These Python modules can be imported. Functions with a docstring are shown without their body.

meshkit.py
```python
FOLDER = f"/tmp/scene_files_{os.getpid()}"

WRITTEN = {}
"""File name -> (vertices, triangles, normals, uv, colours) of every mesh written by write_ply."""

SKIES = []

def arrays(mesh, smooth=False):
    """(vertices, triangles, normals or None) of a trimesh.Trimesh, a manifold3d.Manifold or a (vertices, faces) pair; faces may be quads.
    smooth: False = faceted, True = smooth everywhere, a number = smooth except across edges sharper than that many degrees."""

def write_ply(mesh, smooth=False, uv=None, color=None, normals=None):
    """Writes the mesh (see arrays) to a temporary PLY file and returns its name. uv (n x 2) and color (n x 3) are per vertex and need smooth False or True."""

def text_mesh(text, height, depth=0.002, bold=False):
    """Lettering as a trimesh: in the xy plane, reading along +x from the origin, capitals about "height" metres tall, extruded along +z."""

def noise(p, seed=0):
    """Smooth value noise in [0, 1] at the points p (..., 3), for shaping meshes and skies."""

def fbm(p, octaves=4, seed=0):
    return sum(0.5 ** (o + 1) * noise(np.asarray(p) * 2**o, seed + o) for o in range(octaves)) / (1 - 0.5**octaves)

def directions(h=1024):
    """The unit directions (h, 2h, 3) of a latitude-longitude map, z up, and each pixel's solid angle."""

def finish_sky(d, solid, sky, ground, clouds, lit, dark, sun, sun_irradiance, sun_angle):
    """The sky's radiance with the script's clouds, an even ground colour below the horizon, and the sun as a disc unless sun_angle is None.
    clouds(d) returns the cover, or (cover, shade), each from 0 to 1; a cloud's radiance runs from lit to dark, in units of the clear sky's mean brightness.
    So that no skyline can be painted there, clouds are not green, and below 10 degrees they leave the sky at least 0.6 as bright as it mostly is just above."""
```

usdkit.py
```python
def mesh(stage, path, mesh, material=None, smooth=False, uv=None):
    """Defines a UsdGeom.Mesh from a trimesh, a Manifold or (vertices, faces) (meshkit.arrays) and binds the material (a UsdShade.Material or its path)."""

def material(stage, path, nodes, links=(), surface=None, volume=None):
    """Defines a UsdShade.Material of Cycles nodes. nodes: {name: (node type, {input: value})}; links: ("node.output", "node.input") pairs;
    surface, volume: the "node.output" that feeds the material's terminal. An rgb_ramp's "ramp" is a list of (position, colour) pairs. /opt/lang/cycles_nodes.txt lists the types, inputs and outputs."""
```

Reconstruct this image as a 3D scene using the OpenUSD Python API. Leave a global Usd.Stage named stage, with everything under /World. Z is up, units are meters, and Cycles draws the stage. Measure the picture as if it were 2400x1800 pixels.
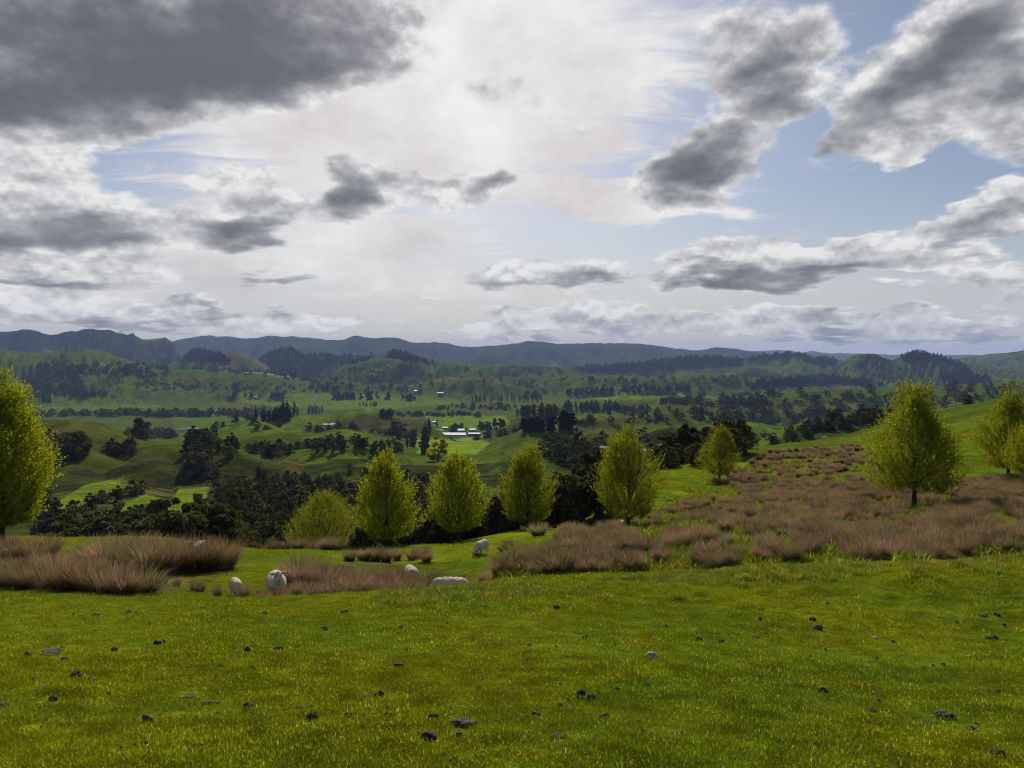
import math
import random
import numpy as np
import trimesh
import usdkit
import meshkit
from scipy.interpolate import RBFInterpolator, PchipInterpolator
from scipy.spatial import cKDTree
from pxr import Usd, UsdGeom, UsdLux, UsdShade, Sdf, Gf, Vt

stage = Usd.Stage.CreateInMemory()
UsdGeom.SetStageUpAxis(stage, UsdGeom.Tokens.z)
UsdGeom.SetStageMetersPerUnit(stage, 1.0)
world = UsdGeom.Xform.Define(stage, '/World')
stage.SetDefaultPrim(world.GetPrim())
UsdGeom.Scope.Define(stage, '/World/Looks')
rng = np.random.default_rng(11)
random.seed(11)

# ------------------------------------------------------------------ camera
F_PX, HORIZON = 1813.0, 835.0            # focal length and eye-level line, in the photograph's pixels (2400 x 1800)
PITCH = math.atan((900.0 - HORIZON) / F_PX)
cam = UsdGeom.Camera.Define(stage, '/World/camera')
cam.CreateHorizontalApertureAttr(36.0)
cam.CreateVerticalApertureAttr(27.0)
cam.CreateFocalLengthAttr(36.0 * F_PX / 2400.0)
cam.CreateClippingRangeAttr(Gf.Vec2f(0.1, 100000.0))
cam.CreateExposureAttr(0.0)
UsdGeom.Xformable(cam).AddRotateXOp().Set(90.0 - math.degrees(PITCH))   # the eye is the origin, looking along +y

# ------------------------------------------------------------------ sun and sky
SUN_AZ, SUN_EL = math.radians(-4.0), math.radians(34.0)
sun = UsdLux.DistantLight.Define(stage, '/World/sun_light')
sun.CreateNormalizeAttr(True)
sun.CreateIntensityAttr(1.2)
sun.CreateAngleAttr(0.55)
sun.CreateColorAttr(Gf.Vec3f(1.0, 0.94, 0.84))
to_sun = Gf.Vec3d(math.sin(SUN_AZ) * math.cos(SUN_EL), math.cos(SUN_AZ) * math.cos(SUN_EL), math.sin(SUN_EL))
UsdGeom.Xformable(sun).AddTransformOp().Set(Gf.Matrix4d().SetRotate(Gf.Rotation(Gf.Vec3d(0, 0, 1), to_sun)))


def sky_material():
    """Physical sky with cloud banks mixed in by noise: each bank is a soft ellipse in azimuth and elevation whose rim is broken up by noise."""
    n, l = {}, []

    def node(name, kind, **k):
        n[name] = (kind, k)
        return name

    def link(a, b):
        l.append((a, b))

    def math_(name, op, a=None, b=None, c=None, clamp=False):
        k = {'math_type': op, 'use_clamp': clamp}
        for key, v in (('value1', a), ('value2', b), ('value3', c)):
            if v is not None and not isinstance(v, str):
                k[key] = float(v)
        node(name, 'math', **k)
        for key, v in (('value1', a), ('value2', b), ('value3', c)):
            if isinstance(v, str):
                link(v, name + '.' + key)
        return name + '.value'

    node('tc', 'texture_coordinate')
    node('sep', 'separate_xyz')
    link('tc.generated', 'sep.vector')
    az = math_('az', 'arctan2', 'sep.x', 'sep.y')
    el = math_('el', 'arcsine', 'sep.z')
    zp = math_('zp', 'maximum', 'sep.z', 0.0)
    zden = math_('zden', 'add', zp, 0.16)
    qx = math_('qx', 'divide', 'sep.x', zden)
    qy = math_('qy', 'divide', 'sep.y', zden)
    node('q', 'combine_xyz')
    link(qx, 'q.x'); link(qy, 'q.y')
    # heaps stand upright: their lumps are not flattened towards the horizon
    hden = math_('hden', 'add', zp, 0.22)
    hx = math_('hx', 'multiply', az, 2.5)
    hy = math_('hy', 'multiply', el, 3.1)
    node('h', 'combine_xyz'); link(hx, 'h.x'); link(math_('hy2', 'multiply', hy, 1.15), 'h.y')
    # warp of the banks' outlines
    node('warp1', 'noise_texture', dimensions='2D', scale=2.3, detail=3.0, roughness=0.58)
    link('q.vector', 'warp1.vector')
    node('wsub', 'vector_math', math_type='subtract', vector2=(0.5, 0.5, 0.5)); link('warp1.color', 'wsub.vector1')
    wamt = math_('wamt', 'multiply', hden, 0.44)
    node('wsc', 'vector_math', math_type='scale'); link('wsub.vector', 'wsc.vector1'); link(wamt, 'wsc.scale')
    node('wmul', 'vector_math', math_type='multiply', vector2=(0.62, 0.5, 0.0)); link('wsc.vector', 'wmul.vector1')
    node('ae', 'combine_xyz', z=1.0); link(az, 'ae.x'); link(el, 'ae.y')
    node('aew', 'vector_math', math_type='add'); link('ae.vector', 'aew.vector1'); link('wmul.vector', 'aew.vector2')

    # The banks' soft ellipses are summed once on a table over azimuth and elevation, and the table is split into a few products
    # f(azimuth) * g(elevation), which the shader looks up in ramps: far cheaper to evaluate than a hundred ellipses.
    A0, A1, E0, E1 = -0.75, 0.75, -0.06, 0.66
    ta, te = np.meshgrid(np.linspace(A0, A1, 256), np.linspace(E0, E1, 256))

    def bank_table(banks, grow):
        total = np.zeros_like(ta)
        for px, py, rx, ry, rot, w in banks:
            u, v = (px - 1200) / F_PX, (HORIZON - py) / F_PX
            a = math.atan(u)
            e = math.atan(v * math.cos(a))
            c = math.cos(a)
            cr, sr = math.cos(math.radians(rot)), math.sin(math.radians(rot))
            p, q = (cr * (ta - a) + sr * (te - e)) / (grow * rx / F_PX * c), (-sr * (ta - a) + cr * (te - e)) / (grow * ry / F_PX * c)
            total += w * np.clip(1 - np.sqrt(p * p + q * q), 0, 1)
        edge = np.clip((0.75 - np.abs(ta)) / 0.12, 0, 1) * np.clip((E1 - te) / 0.1, 0, 1)
        return total * edge

    tables = [bank_table(b, g) for b, g in ((CLOUD_COVER, 1.18), (CLOUD_DARK, 1.25), (CLOUD_VEIL, 1.0))]
    U_, S_, V_ = np.linalg.svd(np.vstack(tables), full_matrices=False)
    RANK = 18
    print('sky table rms', [float(np.sqrt(((U_[:, :RANK] * S_[:RANK]) @ V_[:RANK] - np.vstack(tables))[i * 256:(i + 1) * 256].__pow__(2).mean())) for i in range(3)])
    node('split', 'separate_xyz'); link('aew.vector', 'split.vector')
    node('fa', 'map_range', from_min=A0, from_max=A1, to_min=0.0, to_max=1.0, clamp=True); link('split.x', 'fa.value')
    node('fe', 'map_range', from_min=E0, from_max=E1, to_min=0.0, to_max=1.0, clamp=True); link('split.y', 'fe.value')
    grid = np.linspace(0, 1, 256)
    sums = []
    for k in range(0, RANK, 3):
        node(f'az{k}', 'rgb_ramp', ramp=[(g, tuple(V_[k:k + 3, i])) for i, g in enumerate(grid)])
        link('fa.result', f'az{k}.fac')
    for t in range(3):
        total = None
        for k in range(0, RANK, 3):
            part = U_[t * 256:(t + 1) * 256, k:k + 3] * S_[k:k + 3]
            node(f'el{t}_{k}', 'rgb_ramp', ramp=[(g, tuple(part[i])) for i, g in enumerate(grid)])
            link('fe.result', f'el{t}_{k}.fac')
            node(f'dot{t}_{k}', 'vector_math', math_type='dot_product')
            link(f'az{k}.color', f'dot{t}_{k}.vector1'); link(f'el{t}_{k}.color', f'dot{t}_{k}.vector2')
            total = f'dot{t}_{k}.value' if total is None else math_(f'add{t}_{k}', 'add', total, f'dot{t}_{k}.value')
        sums.append(total)
    cover, dark, veil = sums
    # noises
    node('n_big', 'noise_texture', dimensions='2D', scale=2.6, detail=6.0, roughness=0.58); link('h.vector', 'n_big.vector')
    node('n_fine', 'noise_texture', dimensions='2D', scale=7.5, detail=5.0, roughness=0.6); link('h.vector', 'n_fine.vector')
    node('qo', 'vector_math', math_type='add', vector2=(0.0, 0.035, 0.0)); link('h.vector', 'qo.vector1')
    node('n_rel', 'noise_texture', dimensions='2D', scale=7.5, detail=3.0, roughness=0.6); link('qo.vector', 'n_rel.vector')
    node('mv', 'mapping', rotation=(0, 0, 0.35), scale=(1.0, 3.2, 1.0)); link('q.vector', 'mv.vector')
    node('n_veil', 'noise_texture', dimensions='2D', scale=2.2, detail=7.0, roughness=0.66, distortion=0.5); link('mv.vector', 'n_veil.vector')
    # heaps everywhere else: a scattered cover in the part of the sky outside the banks
    out_a = math_('out_a', 'absolute', az)
    node('out_r', 'map_range', range_type='smoothstep', from_min=0.62, from_max=0.95, to_min=0.0, to_max=1.0); link(out_a, 'out_r.value')
    node('out_e', 'map_range', range_type='smoothstep', from_min=0.46, from_max=0.75, to_min=0.0, to_max=1.0); link(el, 'out_e.value')
    outm = math_('outm', 'maximum', 'out_r.result', 'out_e.result')
    n0 = math_('n0', 'subtract', 'n_big.fac', 0.5)
    nf = math_('nf', 'subtract', 'n_fine.fac', 0.5)
    nsum = math_('nsum', 'multiply_add', n0, 1.15, math_('nf2', 'multiply', nf, 0.55))
    outc = math_('outc', 'multiply', outm, 0.20)
    dens0 = math_('dens0', 'add', cover, outc)
    has = math_('has', 'multiply', dens0, 3.5, clamp=True)
    nmask = math_('nmask', 'multiply', nsum, has)
    dens = math_('dens', 'add', dens0, nmask)
    node('alpha', 'map_range', range_type='smoothstep', from_min=0.15, from_max=0.45, to_min=0.0, to_max=0.98); link(dens, 'alpha.value')
    # greyness: thick parts are grey against the light, rims stay white, and the heaps' near sides are in shade
    outd = math_('outd', 'multiply', outm, 0.22)
    dk0 = math_('dk0', 'add', dark, outd)
    dkh = math_('dkh', 'multiply', dk0, 3.0, clamp=True)
    dkn = math_('dkn', 'multiply', nsum, math_('dkh2', 'multiply', dkh, 0.9))
    rel = math_('rel', 'subtract', 'n_rel.fac', 'n_fine.fac')
    dk1 = math_('dk1', 'add', dk0, dkn)
    dk2 = math_('dk2', 'multiply_add', dens, 0.15, dk1)
    dk = math_('dk', 'multiply_add', rel, 0.8, dk2)
    node('shade', 'rgb_ramp', ramp=CLOUD_SHADE)
    link(dk, 'shade.fac')
    # veil of high cloud, rippled
    nv = math_('nv', 'subtract', 'n_veil.fac', 0.5)
    vs = math_('vs', 'multiply_add', nv, 1.5, veil)
    outv = math_('outv', 'multiply', outm, 0.16)
    vs2 = math_('vs2', 'add', vs, outv)
    node('valpha', 'map_range', range_type='smoothstep', from_min=0.18, from_max=0.78, to_min=0.0, to_max=0.95); link(vs2, 'valpha.value')
    # the sky itself, paler towards the horizon
    node('sky', 'sky_texture', sky_type='single_scattering', sun_disc=False, sun_elevation=SUN_EL, sun_rotation=SUN_AZ, altitude=300.0,
         air_density=1.0, aerosol_density=1.0, ozone_density=1.0)
    node('blue', 'mix_color', blend_type='multiply', fac=1.0, b=SKY_TINT, use_clamp=False); link('sky.color', 'blue.a')
    node('low', 'map_range', range_type='smoothstep', from_min=0.0, from_max=0.20, to_min=0.85, to_max=0.0); link(el, 'low.value')
    node('pale', 'mix_color', blend_type='mix', b=(5.9, 5.95, 6.1), use_clamp=False); link('low.result', 'pale.fac'); link('blue.result', 'pale.a')
    node('vtone', 'rgb_ramp', ramp=VEIL_TONES); link(math_('vt', 'multiply_add', 'n_big.fac', 1.1, math_('vt2', 'multiply_add', el, 0.75, -0.14)), 'vtone.fac')
    node('m_veil', 'mix_color', blend_type='mix', use_clamp=False); link('vtone.color', 'm_veil.b'); link('valpha.result', 'm_veil.fac'); link('pale.result', 'm_veil.a')
    node('m_cloud', 'mix_color', blend_type='mix', use_clamp=False); link('alpha.result', 'm_cloud.fac'); link('m_veil.result', 'm_cloud.a'); link('shade.color', 'm_cloud.b')
    node('bg', 'background_shader', strength=0.1)
    link('m_cloud.result', 'bg.color')
    return usdkit.material(stage, '/World/Looks/sky_look', n, l, surface='bg.background')


CLOUD_SHADE = [(0.0, (8.6, 8.5, 8.3)), (0.12, (6.6, 6.6, 6.6)), (0.28, (4.3, 4.35, 4.5)), (0.5, (2.6, 2.65, 2.85)), (0.75, (1.6, 1.65, 1.8)), (1.0, (1.25, 1.3, 1.4))]
SKY_TINT = (0.62, 0.62, 0.66)
VEIL_TONES = [(0.25, (6.3, 6.0, 5.9)), (0.42, (7.3, 6.9, 6.8)), (0.58, (8.0, 7.8, 7.7)), (0.72, (8.6, 8.5, 8.4)), (0.92, (9.3, 9.3, 9.2))]
CLOUD_COVER = [
    (250, 60, 640, 240, 8, 1.5), (620, 40, 420, 190, 10, 0.9), (100, 240, 430, 140, 6, 0.9), (420, 170, 300, 110, 14, 0.7), (640, 150, 240, 140, 35, 0.34), (860, 60, 220, 120, 30, 0.22), (320, 320, 130, 60, 0, 0.35),
    (200, 515, 235, 95, 4, 1.3), (70, 560, 170, 80, 0, 0.7), (560, 510, 165, 95, 10, 1.1), (640, 470, 90, 70, 0, 0.4), (40, 390, 150, 90, 0, 0.6),
    (120, 645, 250, 50, 0, 0.65), (310, 610, 120, 60, 0, 0.5), (570, 655, 160, 42, 0, 0.7), (480, 718, 170, 30, 0, 0.6), (670, 732, 60, 32, 0, 0.45),
    (820, 450, 120, 85, 35, 0.75), (1000, 420, 110, 45, -8, 0.5), (1145, 425, 110, 45, 8, 0.55), (960, 465, 260, 65, 0, 0.45),
    (1215, 235, 90, 50, 0, 0.35), (1350, 320, 130, 70, 20, 0.35), (1160, 130, 220, 90, 0, 0.25),
    (1775, 170, 140, 175, 70, 1.0), (1810, 250, 90, 70, 0, 0.45), (1650, 385, 190, 95, 30, 1.0), (1530, 440, 100, 35, 10, 0.35),
    (2200, 140, 270, 150, 34, 1.4), (2390, 140, 190, 210, 0, 0.9), (1965, 330, 110, 55, 45, 0.45), (2070, 345, 120, 40, 8, 0.4),
    (1290, 648, 190, 42, 0, 1.0), (1180, 665, 100, 25, 0, 0.4), (1660, 628, 200, 55, 2, 1.25), (1950, 625, 260, 55, 3, 1.25), (2230, 575, 210, 75, 14, 1.1), (2330, 500, 150, 75, 25, 0.9), (2380, 655, 100, 50, 0, 0.9), (2255, 660, 65, 32, 0, 0.6), (2140, 712, 60, 32, 0, 0.6), (1940, 725, 50, 35, 0, 0.4),
    (1210, 765, 120, 40, 0, 0.85), (1370, 752, 160, 50, 0, 0.9), (1570, 757, 220, 45, 0, 0.95), (1800, 762, 220, 46, 0, 0.95), (2020, 765, 220, 44, 0, 0.9), (2260, 765, 240, 46, 0, 0.95), (1060, 776, 120, 22, 0, 0.45), (560, 760, 220, 34, 0, 0.7), (300, 740, 220, 40, 0, 0.7), (60, 730, 200, 48, 0, 0.7), (820, 757, 180, 24, 0, 0.55), (1015, 705, 45, 24, 0, 0.45),
]
CLOUD_DARK = [
    (260, 165, 620, 95, 10, 0.62), (150, 270, 330, 70, 6, 0.34), (640, 30, 380, 90, 12, 0.42), (60, 40, 420, 80, 0, 0.22), (620, 130, 200, 70, 30, 0.15), (330, 60, 500, 200, 8, 0.22), (320, 325, 90, 35, 0, 0.25),
    (200, 540, 200, 55, 3, 0.62), (580, 545, 110, 42, 8, 0.72), (60, 580, 110, 28, 0, 0.3), (110, 660, 220, 20, 0, 0.34), (590, 664, 120, 24, 0, 0.5), (510, 725, 120, 14, 0, 0.42), (670, 737, 35, 20, 0, 0.42),
    (805, 455, 85, 55, 42, 0.62), (990, 418, 70, 26, -10, 0.42), (1150, 428, 70, 25, 10, 0.5),
    (1215, 235, 60, 30, 0, 0.3), (1340, 330, 60, 35, 20, 0.25), (1180, 150, 160, 60, 0, 0.12),
    (1760, 190, 120, 115, 68, 0.5), (1820, 275, 90, 55, 0, 0.4), (1625, 400, 120, 60, 32, 0.6), (1720, 375, 70, 60, 60, 0.3),
    (2130, 225, 250, 70, 32, 0.62), (2270, 130, 150, 110, 20, 0.3), (2400, 210, 100, 100, 0, 0.42), (1920, 350, 90, 40, 45, 0.25),
    (1300, 664, 130, 20, 0, 0.5), (1650, 650, 150, 24, 0, 0.58), (1900, 652, 170, 24, 0, 0.58), (2280, 572, 110, 20, 8, 0.4), (2310, 510, 70, 26, 20, 0.36), (2380, 678, 60, 20, 0, 0.4), (2255, 670, 40, 14, 0, 0.42), (1935, 745, 26, 22, 0, 0.6), (2150, 720, 34, 14, 0, 0.38),
    (1400, 792, 240, 14, 0, 0.3), (2000, 795, 420, 14, 0, 0.3), (300, 762, 200, 18, 0, 0.28), (60, 760, 160, 16, 0, 0.25),
]
CLOUD_VEIL = [
    (880, 240, 800, 380, -6, 1.15), (1330, 110, 460, 300, 0, 0.9), (1420, 465, 420, 55, -8, 0.85), (1620, 505, 220, 22, -4, 0.5), (760, 570, 520, 110, -4, 0.8), (800, 655, 600, 65, -3, 0.8), (1250, 700, 400, 40, -2, 0.5), (500, 420, 460, 180, 6, 0.25),
    (1650, 90, 220, 110, 0, 0.45), (250, 660, 460, 150, 0, 0.5), (2070, 352, 95, 32, 6, 0.9), (300, 700, 480, 90, 0, 0.3), (1780, 560, 420, 16, -5, 0.2),
]
HAZE = 0.000048
dome = UsdLux.DomeLight.Define(stage, '/World/sky')
dome.GetPrim().SetCustomDataByKey('kind', 'structure')
dome.GetPrim().SetCustomDataByKey('label', 'pale blue sky with white veil and grey cloud banks')
UsdShade.MaterialBindingAPI.Apply(dome.GetPrim()).Bind(sky_material())

# ------------------------------------------------------------------ helpers
numbers = {}


def numbered(parent, name):
    k = numbers.get((parent, name), 0)
    numbers[(parent, name)] = k + 1
    return f'{parent}/{name}' if k == 0 else f'{parent}/{name}_{k:03d}'


def tag(prim, label=None, category=None, group=None, kind=None):
    prim = prim.GetPrim() if hasattr(prim, 'GetPrim') else prim
    for k, v in (('label', label), ('category', category), ('group', group), ('kind', kind)):
        if v:
            prim.SetCustomDataByKey(k, v)
    return prim


def obj(name, mesh, material, parent='/World', smooth=False):
    """ONE mesh prim under parent."""
    return usdkit.mesh(stage, numbered(parent, name), mesh, material, smooth).GetPrim()


def place(prim, loc, rz=0.0, scale=1.0, tilt=(0.0, 0.0)):
    x = UsdGeom.Xformable(prim)
    x.ClearXformOpOrder()
    x.AddTranslateOp().Set(Gf.Vec3d(*map(float, loc)))
    x.AddRotateXYZOp().Set(Gf.Vec3f(float(tilt[0]), float(tilt[1]), math.degrees(rz)))
    s = (scale,) * 3 if np.ndim(scale) == 0 else scale
    x.AddScaleOp().Set(Gf.Vec3f(*map(float, s)))
    return prim


def thing(name, label, category, group=None, loc=(0, 0, 0), rz=0.0, scale=1.0, tilt=(0, 0)):
    x = UsdGeom.Xform.Define(stage, numbered('/World', name)).GetPrim()
    place(x, loc, rz, scale, tilt)
    return tag(x, label, category, group)


def proto_class(name):
    """A class prim: never drawn, its parts are referenced by the things."""
    root = '/World/_kinds'
    if not stage.GetPrimAtPath(root):
        stage.CreateClassPrim(root)
    path = numbered(root, name)
    stage.CreateClassPrim(path)
    return path


def copy_of(proto, name, label, category, group, loc, rz=0.0, scale=1.0, tilt=(0, 0)):
    x = thing(name, label, category, group, loc, rz, scale, tilt)
    x.GetReferences().AddInternalReference(proto)
    x.SetInstanceable(True)
    return x


def scatter(name, protos, pos, which, rz, scale, label, category, tiltv=None):
    """Uncountable growth as ONE point instancer."""
    pi = UsdGeom.PointInstancer.Define(stage, numbered('/World', name))
    for p in protos:
        path = numbered(str(pi.GetPath()), str(p).rsplit('/', 1)[1].rstrip('_0123456789'))
        UsdGeom.Xform.Define(stage, path).GetPrim().GetReferences().AddInternalReference(p)
        pi.CreatePrototypesRel().AddTarget(path)
    pos, rz, scale = np.asarray(pos, float), np.asarray(rz, float), np.asarray(scale, float)
    if scale.ndim == 1:
        scale = np.repeat(scale[:, None], 3, 1)
    pi.CreatePositionsAttr(Vt.Vec3fArray.FromNumpy(pos.astype(np.float32)))
    pi.CreateProtoIndicesAttr(Vt.IntArray.FromNumpy(np.asarray(which, np.int32)))
    q = np.zeros((len(pos), 4), np.float32)                # imaginary parts, then real
    q[:, 2], q[:, 3] = np.sin(rz / 2), np.cos(rz / 2)
    pi.CreateOrientationsAttr(Vt.QuathArray([Gf.Quath(float(a[3]), float(a[0]), float(a[1]), float(a[2])) for a in q]))
    pi.CreateScalesAttr(Vt.Vec3fArray.FromNumpy(scale.astype(np.float32)))
    return tag(pi, label, category, None, 'stuff')


def inst_proto(parent, name, mesh, material, smooth=False):
    """A prototype of a point instancer."""
    return usdkit.mesh(stage, numbered(parent, name), mesh, material, smooth).GetPath()


# ------------------------------------------------------------------ the lie of the land
def ray(px, py):
    """(x / forward, z / forward) of the photograph's pixel, forward being level +y."""
    a, b = (np.asarray(px, float) - 1200) / F_PX, (900 - np.asarray(py, float)) / F_PX
    fy = math.cos(PITCH) + b * math.sin(PITCH)
    fz = -math.sin(PITCH) + b * math.cos(PITCH)
    return a / fy, fz / fy


def at(px, py, D):
    u, t = ray(px, py)
    return np.array([u * D, D, t * D])


NEAR = [  # (px, py, forward metres): the near hillside
    (0, 1800, 5.2), (600, 1800, 5.25), (1200, 1800, 5.3), (1800, 1800, 5.4), (2400, 1800, 5.6),
    (0, 1600, 8.1), (800, 1600, 8.2), (1600, 1600, 8.4), (2400, 1600, 9.2), (0, 1490, 11.6), (800, 1490, 11.8), (1600, 1490, 12.2), (2400, 1480, 13.2),
    (0, 1402, 18.5), (300, 1405, 19), (600, 1406, 19), (900, 1394, 19.6), (1200, 1372, 20), (1500, 1352, 20), (1800, 1335, 20), (2100, 1322, 20), (2400, 1308, 20),
    (-300, 1410, 18.5), (2700, 1290, 20), (-300, 1250, 40), (2800, 1180, 42),
    (560, 1300, 36), (360, 1320, 32), (700, 1288, 42), (450, 1365, 24.5), (620, 1362, 25), (800, 1350, 29), (640, 1412, 21), (555, 1402, 21.5), (780, 1408, 21), (80, 1330, 29), (250, 1300, 36),
    (1130, 1310, 34), (1000, 1357, 31), (1200, 1285, 42), (960, 1290, 44), (908, 1283, 50), (1075, 1268, 54), (1235, 1240, 60), (1473, 1242, 56),
    (60, 1265, 38), (300, 1256, 46), (180, 1258, 44), (480, 1270, 44),
    (1687, 1125, 87), (1560, 1200, 65), (1900, 1190, 56), (2137, 1195, 50), (2400, 1200, 42), (2400, 1280, 27.5), (2000, 1290, 28.5), (1700, 1295, 29), (1400, 1305, 30.5), (1290, 1325, 28.5), (1300, 1260, 45), (1700, 1230, 42),
    (2000, 1100, 80), (2300, 1100, 70), (2400, 1050, 85), (1800, 1080, 105), (2000, 1030, 140), (1640, 1082, 132), (1800, 1050, 150), (1930, 1025, 160), (2050, 1000, 166), (2200, 965, 172), (2400, 938, 176), (2700, 900, 180),
    (1350, 1237, 68), (1400, 1130, 88), (1550, 1102, 104), (1500, 1122, 94),
]
NEAR_Z = [  # (px, forward, z): ground that the picture hides
    (1055, 24, -7.95), (1200, 24, -7.9), (1500, 23.8, -7.35), (1800, 23.6, -6.75), (2100, 23.6, -6.5), (2400, 23.6, -6.6), (900, 23.5, -7.5),
    (700, 52, -16), (700, 80, -24), (300, 60, -16.5), (300, 80, -23), (0, 60, -15), (0, 90, -23), (-400, 80, -18), (500, 60, -17), (1000, 80, -21), (908, 64, -17.5), (1075, 70, -18), (1200, 100, -26), (1400, 118, -25), (1480, 135, -27), (1560, 145, -27), (1235, 76, -19),
    (1640, 170, -28), (1800, 190, -27), (1930, 200, -26), (2050, 205, -25), (2200, 212, -22), (2400, 220, -20), (2700, 225, -18),
    (700, 150, -32), (300, 150, -33), (0, 150, -33), (-400, 150, -30), (1000, 150, -33), (1300, 170, -34),
] + [(p, 280, -48) for p in range(-400, 2900, 300)] + [(p, 230, -42) for p in range(-400, 1500, 300)]
pts = [at(*c) for c in NEAR] + [np.array([ray(p, 1000)[0] * d, d, z]) for p, d, z in NEAR_Z]
pts += [np.array([x, y, -1.6 - 0.23 * y]) for x, y in ((0, 0), (-4, 0), (4, 0), (-8, 3), (8, 3), (0, 2.5))]
pts = np.array(pts)


def warp_xy(x, y):
    r = np.hypot(x, y)
    s = np.log1p(r / 12.0) * 12.0 / np.maximum(r, 1e-6)
    return np.stack([x * s, y * s], -1)


near_fit = RBFInterpolator(warp_xy(pts[:, 0], pts[:, 1]), pts[:, 2] / (np.hypot(pts[:, 0], pts[:, 1]) + 8.0), kernel='thin_plate_spline', smoothing=1e-5)

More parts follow.
